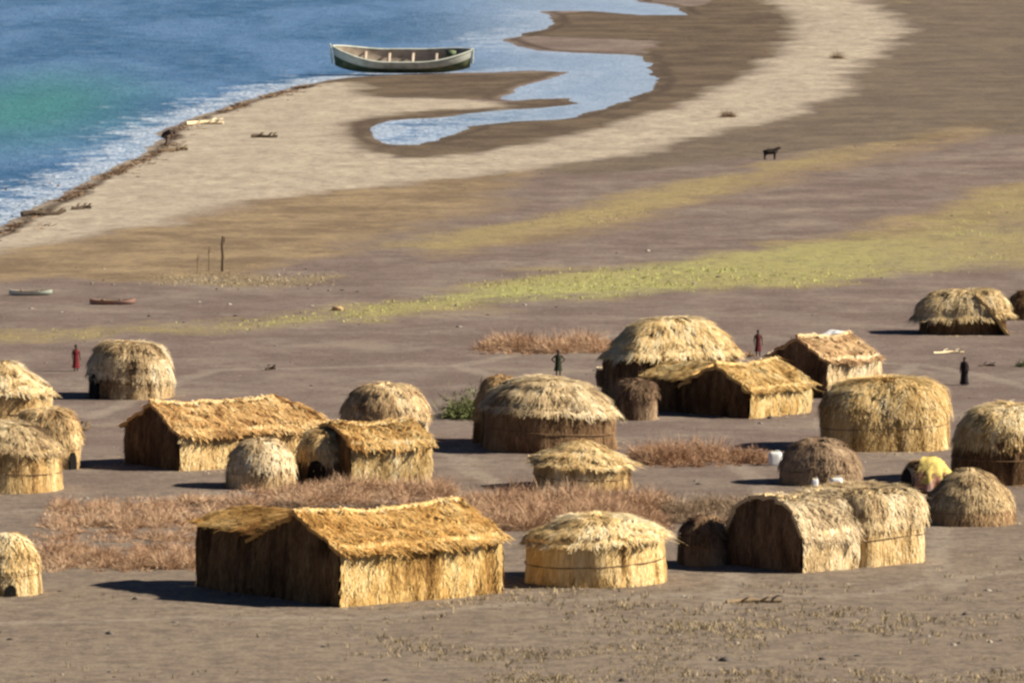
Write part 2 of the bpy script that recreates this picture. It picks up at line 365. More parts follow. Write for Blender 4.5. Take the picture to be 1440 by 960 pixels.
def gable_hut(name, label, corner, yb, long_px, gable_px, yaw, eave_px, apex_px, wall=GOLD, roof=ORNG, end_shade=BROWN, k=1.0, hip=0.0, over=.32, sag=.22,
              dens=90, tone=.55, rtone=.55, lumps=.11, ridge_drop=0.0, annex=None, group=HUTS, eave2=None, split_wall=True, blen=.42, end_shade_tone=.35):
    """rectangular hut. corner, yb: photo position of the foot of its nearest corner; the long side runs right and away, the gable end left and away."""
    s = S(yb); th = yaw; L = long_px / math.cos(th) / s; W = gable_px / math.sin(th) / s
    ez = eave_px / s; az = apex_px / s + W / 2 * math.cos(th) * 0.0
    c = G(corner, yb); u = np.array([math.cos(th), math.sin(th), 0]); v = np.array([-math.sin(th), math.cos(th), 0]); up = np.array([0, 0, 1.])
    mid = c + u * L / 2 + v * W / 2
    FOOT.append((mid[0], mid[1], max(L, W) / 2 * 1.05))
    root = empty(name, mid, label, 'hut', group)
    o = c - mid                                     # local origin: nearest corner
    ks = sd()
    def zsec(q, t):                                 # roof height across (q -1 near eave .. 1 far eave) and along t 0..1
        top = az - ridge_drop * t
        e = ez if eave2 is None else np.where(q > 0, eave2, ez)
        return e + (top - e) * (1 - np.abs(q) ** k)
    # walls
    def wallpatch(p0, p1, ztop, nm, mat, tn, nu=60):
        t = np.linspace(0, 1, nu + 1); vv = np.linspace(1, 0, 13)
        base = p0[None] * (1 - t)[:, None] + p1[None] * t[:, None]
        zt = ztop(t)
        bulge = (.10 * np.sin(vv * math.pi))[None, :] * np.ones((nu + 1, 1)) + .12 * fbm(np.stack(np.broadcast_arrays(t[:, None] * np.linalg.norm(p1 - p0), vv[None] * 1.5), 2) + p0[0], .5, int(abs(p0[0]) * 97))
        nrm = np.cross(p1 - p0, up); nrm /= np.linalg.norm(nrm)
        if np.dot(nrm, (p0 + p1) / 2) < 0: nrm = -nrm
        pos = base[:, None] + up[None, None] * (zt[:, None] * vv[None] - .12 * (1 - vv)[None])[..., None] + nrm * bulge[..., None]
        mb = MB(); patch(mb, pos, (0, 0, ez / 2), lumps * .7, 1.4, .05, tn, dens, blen, .045, .06, sd())
        return mb.build(nm, mat, root)
    a00, a10, a01, a11 = o, o + u * L, o + v * W, o + u * L + v * W
    wallpatch(a00, a10, lambda t: np.full_like(t, ez + .05), 'wall', wall, tone)
    wallpatch(a01, a11, lambda t: np.full_like(t, (eave2 or ez) + .05), 'wall', wall, tone, 30)
    wallpatch(a00, a01, lambda t: zsec(t * 2 - 1, 0) - .06, 'gable_wall', end_shade, end_shade_tone)  # darker thatch paints the shade of this end into its colour
    wallpatch(a10, a11, lambda t: zsec(t * 2 - 1, 1) * (1 if hip == 0 else 0) + (ez if hip else 0) - .06, 'gable_wall', wall, tone)
    # roof: one patch for each slope, ragged at the eave
    ov_e = over * .45
    for sgn in (-1, 1):
        nu, nv = 80, 22
        t = np.linspace(0, 1, nu + 1); w = np.linspace(0, 1, nv + 1)
        T, Wv = np.meshgrid(t, w, indexing='ij')
        q = sgn * Wv
        al = -ov_e + T * (L + 2 * ov_e)             # along
        if hip: al = np.where(al > L - hip * (1 - Wv), L - hip * (1 - Wv) + (al - (L - hip * (1 - Wv))) * Wv, al)
        z = zsec(q, T) - sag * np.sin(T * math.pi) * (1 - .3 * Wv)
        acr = W / 2 + q * (W / 2)
        pos = o + u * al[..., None] + v * acr[..., None] + up * z[..., None]
        last = pos[:, -1] - pos[:, -2]; last /= np.linalg.norm(last, axis=1)[:, None]
        if k > 1.3: last = last * .6 + np.array([0, 0, -.4]) + v * sgn * .35
        pos = np.concatenate([pos, (pos[:, -1] + last * over * .5)[:, None], (pos[:, -1] + last * over)[:, None]], 1) + up * .07
        pos[..., 2] += .13 * fbm(pos[..., :2] + mid[:2], .45, ks + 3)
        mb = MB(); p, nr = patch(mb, pos, (0, 0, 0), lumps, 1.0, .05, rtone, dens, blen, .05, .09, sd(), edge=.2, thick=.16, courses=2.7, cstep=.14)
        ro = mb.build('roof_slope', roof, root); mf = MB()
        fringe(mf, p[:, -1], np.broadcast_to(last[nu // 2] + np.array([0, 0, -.25]), p[:, -1].shape), nr[:, -1], int(L * 30), .32, .06, rtone - .08, sd())
        mf.build('eave_fringe', roof, ro)
    if hip:
        nu, nv = 30, 12
        t = np.linspace(0, 1, nu + 1); w = np.linspace(0, 1, nv + 1); T, Wv = np.meshgrid(t, w, indexing='ij')
        ridge = o + u * (L - hip + .02) + v * W / 2 + up * (az - ridge_drop)
        e0 = o + u * (L + ov_e) - v * over * .7; e1 = o + u * (L + ov_e) + v * (W + over * .7)
        edge = e0[None] * (1 - t)[:, None] + e1[None] * t[:, None] + up * (ez - .1)
        pos = ridge * (1 - Wv)[..., None] + edge[:, None] * Wv[..., None] + up * (.16 * np.sin(Wv * math.pi))[..., None]
        mb = MB(); p, nr = patch(mb, pos, (0, 0, 0), lumps, 1.0, .04, rtone, dens, blen, .05, .08, sd(), edge=.12, thick=.14)
        mb.build('hip_slope', roof, root)
    # ridge cap of bundled straw
    t = np.linspace(-.02, 1 if not hip else 1 - hip / L, 24)
    mr = MB(); rl = o + u * (t * L)[:, None] + v * W / 2 + up * (az + .07 - ridge_drop * t - sag * np.sin(np.clip(t, 0, 1) * math.pi))[:, None]
    rl[:, 2] += .13 * fbm(rl[:, :2] + mid[:2], .45, ks + 3) + .05 * vnoise(rl, 1.5, ks)
    tube(mr, rl, .13 + .03 * vnoise(rl, 2.2, ks + 1), 7, .6)
    nb = int(L * 26); kk = rng.uniform(0, 22.9, nb); ii = kk.astype(int)
    P = rl[ii] + (rl[ii + 1] - rl[ii]) * (kk - ii)[:, None]
    sg = rng.choice([-1, 1], nb)[:, None]
    blades(mr, P + up * .08, v[None] * sg * .8 - up * .35 + u * rng.normal(0, .2, nb)[:, None], np.broadcast_to(up, P.shape), .45, .06, .1, np.clip(rng.normal(.68, .15, nb), 0, 1))
    mr.build('ridge_cap', PALE, root)
    if annex:                                       # lower wing that carries the gable end on to the left
        apx, ahpx, adep, slope = annex
        AW = apx / math.sin(th) / s; AH = ahpx / s
        b0 = o + v * (W + .02); b1 = b0 + v * AW; d1 = u * adep
        wallpatch(b0 - v * .3 - u * .004, b1 - u * .004, lambda t: np.full_like(t, AH), 'wing_wall', end_shade, end_shade_tone)  # wing walls get the same painted shade as the gable end
        wallpatch(b1, b1 + d1, lambda t: np.full_like(t, AH), 'wing_wall', end_shade, end_shade_tone, 24)
        t = np.linspace(0, 1, 31); w = np.linspace(0, 1, 13); T, Wv = np.meshgrid(t, w, indexing='ij')
        pos = (b0 - v * W * .14)[None, None] + v * (T * (AW + W * .14 + .2))[..., None] + u * (adep * (1 - Wv) - .3 * Wv)[..., None] \
            + up * (AH + .08 + slope * (1 - Wv) * (1 - .25 * T) + .12 * np.sin(Wv * math.pi))[..., None]
        mb = MB(); p, nr = patch(mb, pos, (0, 0, -5), lumps, 1.0, .04, rtone + .05, dens, blen, .05, .08, sd(), edge=.12, thick=.16)
        mb.build('wing_roof', roof, root)
    return root, o, u, v, L, W, ez, az

exec_huts = True
# ---- front row
r, o, u, v, L, W, ez, az = gable_hut('thatched_hut', 'big gabled hut in front with an amber roof, dark shaded end and lower wing', 478, 855, 226, 124, R(38), 84, 126,
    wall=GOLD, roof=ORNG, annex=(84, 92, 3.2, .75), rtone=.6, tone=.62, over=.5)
rounded_hut('round_hut', 'low round hut of bright golden straw beside the big gabled hut in front', 838, 828, 196, 106, kind='drum', split=0.68, wall=GOLD, roof=PALE,
    roof_peak=[[0, 1], [.25, .95], [.6, .72], [.88, .32], [1.06, -.04]], tone=.66, rtone=.68, over=.15)
r, o, u, v, L, W, ez, az = ARCH = gable_hut('arched_hut', 'arch-roofed hut with a black shaded end, right of the golden round hut', 1128, 808, 82, 102, R(40), 58, 104,
    wall=PALE, roof=GREY, k=3.4, rtone=.6, tone=.6, over=.25)
pc = np.array(r.location) + u * (L / 2 + 2.35) - v * .1
rounded_hut('box_hut', 'squarish straw hut with a rounded roof joined to the arch-roofed hut', 1248, 801, 116, 112, kind='dome', n=7, fn=6, yaw=R(40), split=.6, at=(pc[0], pc[1], 2.3, W / 2, az + .1),
    wall=PALE, roof=GREY, tone=.6, rtone=.62, doors=((R(-10), .5, .6),))
rounded_hut('dome_hut', 'small dark dome hut in the shadow of the arch-roofed hut', 990, 798, 72, 74, n=2.2, wall=BROWN, roof=BROWN, tone=.5, rtone=.35, split=.6)
rounded_hut('dome_hut', 'pale dome hut cut off by the left edge in front of the thorn hedge', 4, 840, 100, 92, n=2.4, wall=PALE, roof=PALE, tone=.6, rtone=.62, doors=((-.35, .6, .7), (.25, .5, .6)))
# ---- left edge cluster
rounded_hut('round_hut', 'round hut with a greyish roof over a golden wall at the left edge', 14, 696, 138, 104, kind='drum', split=0.63, wall=GOLD, roof=GREY,
    roof_peak=[[0, 1], [.4, .93], [.75, .6], [1.06, -.03]], tone=.62, rtone=.5)
rounded_hut('dome_hut', 'straw hut with two dark holes, tucked behind the grey roofed hut', 64, 662, 90, 88, n=4, fn=4, wall=GOLD, roof=GOLD, tone=.6, rtone=.55, split=.55, doors=((.25, .45, 1.0), (.75, .45, 1.0)))
rounded_hut('round_hut', 'round hut with a pale cap roof, hindmost at the left edge', 2, 612, 134, 106, kind='drum', split=0.59, wall=GOLD, roof=PALE,
    roof_peak=[[0, 1], [.25, .97], [.5, .7], [.8, .3], [1.05, -.03]], tone=.58, rtone=.66)
# ---- left middle
rounded_hut('dome_hut', 'tall shaggy golden dome hut standing alone near the red-clad person', 183, 564, 118, 85, n=3.5, fn=2.4, wall=GOLD, roof=PALE, tone=.6, rtone=.62, split=.45, lumps=.18, doors=((-.95, .8, 1.5),), flare=.12)  # black doorway at its left stands in for deep shade
gable_hut('thatched_hut', 'long gabled hut with an orange roof, black shaded end wall and hipped far end', 252, 664, 208, 80, R(32), 56, 92, wall=GOLD, roof=ORNG, hip=1.8, rtone=.6, tone=.6, over=.4, lumps=.13)
rounded_hut('dome_hut', 'smallest pale straw dome in front of the long orange roofed hut', 365, 690, 98, 74, n=2.5, wall=GOLD, roof=PALE, tone=.62, rtone=.6, split=.5)
gable_hut('thatched_hut', 'flat looking golden hut with ragged eave behind the reddish brush', 494, 686, 112, 60, R(24), 62, 84, wall=PALE, roof=ORNG, rtone=.66, tone=.62, k=1.6, over=.3)
rounded_hut('dome_hut', 'dark fronted dome hut with a pale crown at the end of the ragged eaved hut', 454, 684, 82, 80, n=2.6, wall=BROWN, roof=PALE, tone=.5, rtone=.55, split=.55, doors=((-.2, .9, 1.4),))
rounded_hut('dome_hut', 'round golden dome hut rising behind the ragged eaved hut', 541, 622, 122, 84, n=3, wall=PALE, roof=GOLD, tone=.62, rtone=.52, split=.42, doors=((-.9, .9, 1.3),))
# ---- centre
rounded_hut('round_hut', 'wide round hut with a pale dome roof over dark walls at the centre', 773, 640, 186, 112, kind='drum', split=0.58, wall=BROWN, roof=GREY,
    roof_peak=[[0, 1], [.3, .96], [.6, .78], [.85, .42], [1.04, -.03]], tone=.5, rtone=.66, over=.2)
rounded_hut('dome_hut', 'small brown dome hut tucked behind the left side of the wide pale domed hut', 702, 626, 74, 100, n=2.5, wall=BROWN, roof=BROWN, tone=.55, rtone=.7, split=.45)
rounded_hut('round_hut', 'low hut with a shallow cone roof, nearest in front of the wide pale dome', 819, 694, 136, 78, kind='drum', split=0.56, wall=PALE, roof=PALE,
    roof_peak=[[0, 1], [.15, .93], [.55, .55], [1.12, -.05]], tone=.58, rtone=.6, over=.3)
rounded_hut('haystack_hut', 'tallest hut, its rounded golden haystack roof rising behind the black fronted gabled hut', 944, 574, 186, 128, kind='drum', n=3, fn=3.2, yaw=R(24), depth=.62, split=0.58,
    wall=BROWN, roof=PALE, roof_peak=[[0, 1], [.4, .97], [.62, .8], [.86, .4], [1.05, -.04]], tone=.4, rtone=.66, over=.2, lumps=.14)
gable_hut('thatched_hut', 'gabled hut with a broad black shaded front and lower wing, golden side wall', 1054, 589, 88, 92, R(46), 42, 74, wall=GOLD, roof=GOLD, annex=(48, 50, 2.4, .8), rtone=.62, tone=.7, over=.35)
rounded_hut('store_hut', 'narrow upright brushwood store between the pale dome and dark gabled hut', 896, 592, 54, 58, n=5, fn=3, split=.7, wall=BROWN, roof=BROWN, tone=.7, rtone=.5)
gable_hut('thatched_hut', 'gabled hut with a white sheet on its roof, rear right of the hut with the black shaded front', 1163, 560, 76, 80, R(43), 54, 82, wall=PALE, roof=ORNG, rtone=.55, tone=.68, over=.25)
# ---- right
rounded_hut('box_hut', 'bulky pale hut with scalloped thatch and a black shaded side at right', 1246, 636, 180, 106, n=4.0, fn=2.6, depth=.8, split=.55, wall=PALE, roof=PALE, tone=.55, rtone=.58, lumps=.17, flare=.14)
rounded_hut('dome_hut', 'brown dome hut with white cans at its foot', 1154, 685, 118, 70, n=2.2, wall=BROWN, roof=BROWN, tone=.8, rtone=.85, split=.45)
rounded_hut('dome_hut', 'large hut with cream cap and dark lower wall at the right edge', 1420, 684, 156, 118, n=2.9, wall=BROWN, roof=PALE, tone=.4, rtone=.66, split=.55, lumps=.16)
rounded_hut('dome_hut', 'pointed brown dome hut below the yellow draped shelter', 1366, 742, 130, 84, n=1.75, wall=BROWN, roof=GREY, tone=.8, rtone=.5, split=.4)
r, c_, a_, b_, h_ = rounded_hut('barrel_hut', 'low overhanging hut with a straw lean-to, alone at the far right', 1356, 472, 118, 66, n=3.2, fn=3, depth=.6, split=.45, wall=BROWN, roof=GREY, tone=.4, rtone=.6, over=.45, hoop=False)
t = np.linspace(0, 1, 21); T, Wv = np.meshgrid(t, t, indexing='ij')
pos = np.stack([.75 + 1.1 * T * 0 + 2.1 * Wv, -b_ * .95 - .2 + 2.0 * T - .5 * Wv, h_ * .92 * (1 - Wv) + .15 * np.sin(Wv * math.pi)], 2)
mb = MB(); patch(mb, pos, (0, 0, -2), .1, 1.1, .05, .6, 90, .4, .05, .09, 991, edge=.15, thick=.15); mb.build('lean_to', PALE, r)
rounded_hut('dome_hut', 'dark dome hut peeping in at the far right edge behind the straw lean-to', 1448, 452, 60, 44, n=2.2, wall=BROWN, roof=BROWN, tone=.4, rtone=.45)

# draped shelter in yellow cloth
s = S(696); c = G(1304, 696) + np.array([0, 1.2, 0]); FOOT.append((c[0], c[1], 1.3))
root = empty('cloth_shelter', c, 'small shelter draped in bright yellow and salmon cloth', 'shelter')
pr_ = revolve(c, 0, 1.30, 1.15, 2.2, resample([[.01, 1.75], [.6, 1.6], [.92, 1.1], [1.03, -.1]], 22), 60, .08, 5)
mb = MB(); patch(mb, pr_, (0, 0, .8), .14, 1.5, .05, .5, 90, .35, .05, .09, 51); mb.build('thatch_body', BROWN, root)
def drape(nm, mat, f0, f1, z0, z1, seed, amp=.13):
    ph = np.linspace(f0, f1, 41); q = np.linspace(0, 1, 17); PH, Qv = np.meshgrid(ph, q, indexing='ij')
    zz = z1 + (z0 - z1) * Qv; rr = np.sqrt(np.clip(1.05 - (zz / 2.0) ** 2.4, .02, 1)) * 1.45
    pos = np.stack([rr * np.cos(PH), rr * np.sin(PH) * .92, zz], 2)
    fold = .07 * np.sin(PH * 11 + 2 * vnoise(pos, 1.2, seed)) * Qv
    pos[..., :2] *= (1 + fold)[..., None]
    mb = MB(); patch(mb, pos, (0, 0, .8), amp, 2.2, .04, .5, 0, seed=seed, edge=.35, thick=.03); return mb.build(nm, mat, root)
drape('yellow_drape', YEL, -2.0, 1.2, .75, 1.95, 61)
drape('salmon_drape', PINK, -2.3, -1.0, .2, 1.15, 62, .08)
doorway(root, revolve(c, 0, 1.36, 1.2, 2.2, resample([[1, 1.3], [1, 0]], 10), 60, .03, 5), None, -math.pi / 2 - .75, .8, 1.4)

# ------------------------------------------------------------------ brush
def brush(name, label, x0, x1, yb, hpx, depth, n, mat, tone=.5, group='heaps of thorn brush', cat='brush heap', lean=.75, leaf=False):
    s = S(yb); a = G(x0, yb); b = G(x1, yb); Lh = b[0] - a[0]; hh = hpx / s
    c = (a + b) / 2 + np.array([0, depth / 2, 0])
    nc = max(6, int(Lh * depth * (1.7 if not leaf else 5)))                     # separate sprays of twigs
    ct, cd = rng.uniform(0, 1, nc), rng.uniform(0, 1, nc)
    cx, cy = (ct - .5) * Lh, (cd - .5) * depth
    wild = fbm(np.stack([cx + a[0], cy + a[1]], 1), .45, int(x0), 3)
    edge = np.clip(np.minimum(ct, 1 - ct) * Lh / min(.9, Lh * .3), .35, 1) * np.clip(np.minimum(cd, 1 - cd) * 3 + .5, .5, 1)
    size = (hh * .95 if not leaf else hh) * edge * np.clip(.62 + 1.0 * wild + rng.normal(0, .18, nc), .3, 1.25)
    n = int(n * 3.0)
    k = rng.choice(nc, n, p=size / size.sum())
    dr = np.stack([rng.normal(0, lean + .3, n), rng.normal(0, lean + .3, n), np.abs(rng.normal(.3, .36, n))], 1); dr /= np.linalg.norm(dr, axis=1)[:, None]
    t0 = rng.uniform(0, .75, n)                                                 # twigs fork off along the spray
    base = np.stack([cx[k], cy[k], 0 * cx[k]], 1) + rng.normal(0, .1, (n, 3)) * np.array([1, 1, .2])
    rad = size[k] * rng.uniform(.55, 1.15, n)
    P = base + dr * (t0 * rad)[:, None]
    d2 = dr + rng.normal(0, .45, (n, 3)); d2 /= np.linalg.norm(d2, axis=1)[:, None]
    ln = np.clip(rad * (1.05 - t0), .12, 1.0)
    sdv = np.cross(d2, rng.normal(0, 1, (n, 3))); sdv /= np.linalg.norm(sdv, axis=1)[:, None]
    w = rng.uniform(.005, .014, n)[:, None] * (2.6 if leaf else 1)
    e = P + d2 * ln[:, None] * (.35 if leaf else 1); m = (P + e) / 2 + rng.normal(0, .06, (n, 3))
    vv = np.stack([P - sdv * w, P + sdv * w, m + sdv * w * .8, m - sdv * w * .8, e + sdv * w * .3, e - sdv * w * .3], 1)
    vv[..., 2] = np.maximum(vv[..., 2], -.05)
    kk = np.arange(n)[:, None] * 6
    mb = MB(); ctone = rng.normal(0, .12, nc) + .14 * wild; tn = np.clip(tone + ctone[k] + rng.normal(0, .15, n), 0, 1)
    mb.add(vv.reshape(-1, 3), np.concatenate([kk + np.array([0, 1, 2, 3]), kk + np.array([3, 2, 4, 5])]), np.repeat(tn, 6))
    o = mb.build(name, mat); o.location = c
    return tag(o, label, cat, group)

brush('brush_heap', 'brown brush heap on open ground behind the wide pale dome hut', 664, 872, 499, 30, 9, 7000, TWIG, .45)
brush('brush_heap', 'dark russet brush heap below the golden side of the black fronted hut', 886, 1088, 658, 34, 9, 9000, TWIG, .36)
brush('brush_heap', 'russet thorn mat left of the big gabled hut, its front row', 30, 292, 806, 30, 11, 13000, TWIG, .52)
brush('brush_heap', 'thin russet brush mat behind the thorn mat left of the big gabled hut', 40, 350, 764, 24, 22, 15000, TWIG, .55)
brush('brush_heap', 'tan brush along the foot of the ragged eaved golden hut', 318, 640, 716, 32, 11, 12000, TWIG, .55)
brush('brush_heap', 'wide russet brush mat between the shallow cone hut and golden round hut', 590, 950, 748, 46, 17, 26000, TWIG, .5)
brush('brush_heap', 'grey brown brush behind the small shaded dome hut', 925, 1085, 738, 36, 9, 8000, TWIGG, .45)
brush('brush_heap', 'dark strip of low brush on the ridge above the big gabled hut', 330, 560, 722, 16, 3.0, 3000, TWIGG, .25)
brush('brush_heap', 'sparse orange twigs beside the slim person behind the huts', 1034, 1062, 503, 16, 1.0, 500, TWIG, .7)
brush('green_bush', 'green bush beside the wide pale dome hut', 644, 680, 590, 86, 1.6, 2200, LEAF, .55, None, 'bush', .6, True)
brush('green_bush', 'small green shrub cut by the right edge, level with the dark robed person', 1432, 1448, 518, 22, .8, 350, LEAF, .3, None, 'bush', .6, True)
brush('dry_bush', 'greyish dry bush on the beach edge above the grass, lower one', 1018, 1034, 166, 15, .9, 450, TWIGG, .3, 'dry bushes on the beach', 'bush', .6)
brush('dry_bush', 'dry bush in the middle of the far pale sand, higher one', 1170, 1186, 84, 14, .9, 450, TWIGG, .3, 'dry bushes on the beach', 'bush', .6)

# ------------------------------------------------------------------ people
def skin_mesh(name, joints, edges, mat, parent=None, levels=2):
    me = bpy.data.meshes.new(name)
    me.from_pydata([j[:3] for j in joints], edges, [])
    ob = bpy.data.objects.new(name, me); C.objects.link(ob)
    sk = ob.modifiers.new('skin', 'SKIN'); sub = ob.modifiers.new('sub', 'SUBSURF'); sub.levels = sub.render_levels = levels
    for k, j in enumerate(joints):
        sv = me.skin_vertices[0].data[k]; r_ = j[3]; sv.radius = (r_, r_) if len(j) < 5 else (j[3], j[4])
        sv.use_root = (k == 0)
    dg = bpy.context.evaluated_depsgraph_get(); ev = ob.evaluated_get(dg)
    m2 = bpy.data.meshes.new_from_object(ev); m2.materials.clear(); m2.materials.append(mat)
    for p in m2.polygons: p.use_smooth = True
    bpy.data.objects.remove(ob)
    o = bpy.data.objects.new(name, m2); C.objects.link(o)
    if parent is not None: o.parent = parent
    return o

def person(label, cx, yb, h, cloth, robe=(.55, 1.42), face=0.0, pose='stand', arms='down', robe_w=1.0, stick=False):
    c = G(cx, yb); k = h / 1.7
    root = empty('person', c, label, 'person', 'people about the village'); root.rotation_euler[2] = face
    if pose == 'stand':
        J = [(0, 0, .92, .15, .11), (0, 0, 1.12, .13, .10), (0, 0, 1.34, .17, .11), (0, 0, 1.47, .055), (0, -.01, 1.56, .075, .085), (0, -.015, 1.64, .07, .08),
             (-.09, 0, .86, .085), (-.10, -.03, .48, .055), (-.10, .02, .08, .04), (-.10, -.12, .03, .035),
             (.09, 0, .86, .085), (.11, .04, .48, .055), (.12, .08, .08, .04), (.12, -.05, .03, .035)]
        if arms == 'down':
            ar = [(-.19, 0, 1.38, .055), (-.25, .02, 1.10, .042), (-.24, -.06, .86, .03), (-.24, -.09, .76, .03)]
            al = [(.19, 0, 1.38, .055), (.26, .02, 1.10, .042), (.25, -.06, .86, .03), (.25, -.09, .76, .03)]
        else:                                      # elbows out, hands at the hips
            ar = [(-.19, 0, 1.38, .055), (-.40, .02, 1.16, .042), (-.20, -.08, 1.0, .03), (-.16, -.1, .97, .03)]
            al = [(.19, 0, 1.38, .055), (.40, .02, 1.16, .042), (.20, -.08, 1.0, .03), (.16, -.1, .97, .03)]
        E = [(0, 1), (1, 2), (2, 3), (3, 4), (4, 5), (0, 6), (6, 7), (7, 8), (8, 9), (0, 10), (10, 11), (11, 12), (12, 13)]
        n = len(J); J += ar + al; E += [(2, n), (n, n + 1), (n + 1, n + 2), (n + 2, n + 3), (2, n + 4), (n + 4, n + 5), (n + 5, n + 6), (n + 6, n + 7)]
    else:                                           # bent forward, reaching down to the ground ahead (+x)
        J = [(0, 0, .88, .14, .12), (.18, 0, 1.02, .13), (.40, 0, 1.06, .15, .13), (.54, 0, 1.04, .055), (.63, 0, 1.0, .08), (.70, 0, .97, .07),
             (-.02, -.1, .80, .085), (.10, -.12, .45, .055), (-.02, -.12, .08, .04), (.12, -.12, .03, .035),
             (-.02, .1, .80, .085), (.06, .12, .45, .055), (-.08, .12, .08, .04), (.06, .12, .03, .035)]
        ar = [(.42, -.18, 1.0, .055), (.55, -.2, .74, .042), (.70, -.18, .52, .03), (.76, -.17, .45, .03)]
        al = [(.42, .18, 1.0, .055), (.58, .2, .76, .042), (.74, .16, .56, .03), (.80, .15, .49, .03)]
        E = [(0, 1), (1, 2), (2, 3), (3, 4), (4, 5), (0, 6), (6, 7), (7, 8), (8, 9), (0, 10), (10, 11), (11, 12), (12, 13)]
        n = len(J); J += ar + al; E += [(2, n), (n, n + 1), (n + 1, n + 2), (n + 2, n + 3), (2, n + 4), (n + 4, n + 5), (n + 5, n + 6), (n + 6, n + 7)]
    J = [tuple(x * k for x in j) for j in J]
    skin_mesh('body', J, E, SKIN, root)
    if pose == 'stand':
        z0, z1 = robe
        prof = [[.155 * robe_w, z1 * k], [.20 * robe_w, (z1 - .12) * k], [.17 * robe_w, (z1 - .35) * k], [.21 * robe_w, (z0 + .25) * k], [.26 * robe_w, z0 * k]]
        p = revolve(c, 0, k, k * .72, 2, resample(prof, 14), 28, .12, int(cx))
        mb = MB(); patch(mb, p, (0, 0, k), .012, 6, .012, .5, 0, thick=.015); mb.build('wrap', cloth, root, smooth=True)
        th = [(0, .0, 1.70 * k), (0, .03, 1.66 * k), (0, .05, 1.60 * k)]
        mb = MB(); tube(mb, th, [.05 * k, .09 * k, .085 * k], 10); mb.build('hair', HAIR, root, smooth=True)
    else:
        mb = MB(); tube(mb, [(-.16 * k, 0, .62 * k), (-.06 * k, 0, .9 * k), (.16 * k, 0, 1.05 * k), (.36 * k, 0, 1.09 * k)], [.25 * k, .21 * k, .19 * k, .2 * k], 14); mb.build('wrap', cloth, root, smooth=True)
        mb = MB(); tube(mb, [(.6 * k, 0, 1.06 * k), (.66 * k, 0, 1.04 * k), (.7 * k, 0, 1.0 * k)], [.06 * k, .085 * k, .06 * k], 10); mb.build('hair', HAIR, root, smooth=True)
    return root

person('person in a dark red wrap standing beside the shaggy golden dome hut', 107, 524, 1.68, REDC, (.3, 1.42), .5)
person('person in a long black robe standing alone on open ground at right', 1356, 543, 1.72, BLKC, (.12, 1.44), -.4, robe_w=1.15)
person('slim person in maroon standing behind the golden roofs of the centre huts', 1066, 503, 1.7, MARC, (.4, 1.42), .2, robe_w=.85)
person('person with arms akimbo in an olive wrap behind the wide pale dome hut', 785, 533, 1.72, GRNC, (.5, 1.42), .1, arms='out', robe_w=1.0)
person('person in black bending over at the water edge', 233, 206, 1.9, BLKC, pose='bend')

# goat
c = G(1083, 226)
root = empty('goat', c, 'dark brown goat standing alone on the plain above the grass strip', 'goat')
J = [(0, 0, .62, .16), (.32, 0, .64, .15), (-.32, 0, .62, .15), (.48, 0, .78, .09), (.60, 0, .90, .08), (.76, 0, .84, .05), (-.5, 0, .7, .03),
     (.32, -.1, .42, .06), (.32, -.1, .22, .035), (.33, -.1, .02, .03), (.30, .1, .42, .06), (.28, .1, .22, .035), (.29, .1, .02, .03),
     (-.34, -.1, .45, .08), (-.40, -.1, .25, .035), (-.36, -.1, .02, .03), (-.32, .1, .45, .08), (-.36, .1, .25, .035), (-.32, .1, .02, .03)]
E = [(0, 1), (0, 2), (1, 3), (3, 4), (4, 5), (2, 6), (1, 7), (7, 8), (8, 9), (1, 10), (10, 11), (11, 12), (2, 13), (13, 14), (14, 15), (2, 16), (16, 17), (17, 18)]
J = [tuple(q * (1.2 if i_ < 3 else 1.2) * (1.0 if i_ < 3 else 1) for i_, q in enumerate(j)) for j in J]
J = [j[:3] + (j[3] * 1.35,) for j in J]
skin_mesh('body', J, E, HIDE, root)
for sgn in (-1, 1):
    mb = MB(); tube(mb, [(.7, sgn * .07, 1.14), (.62, sgn * .1, 1.3), (.5, sgn * .12, 1.36)], [.03, .025, .01], 6); mb.build('horn', ROPE, root)
    mb = MB(); tube(mb, [(.66, sgn * .08, 1.1), (.62, sgn * .17, 1.08), (.6, sgn * .24, 1.02)], [.03, .045, .01], 6); mb.build('ear', HIDE, root)

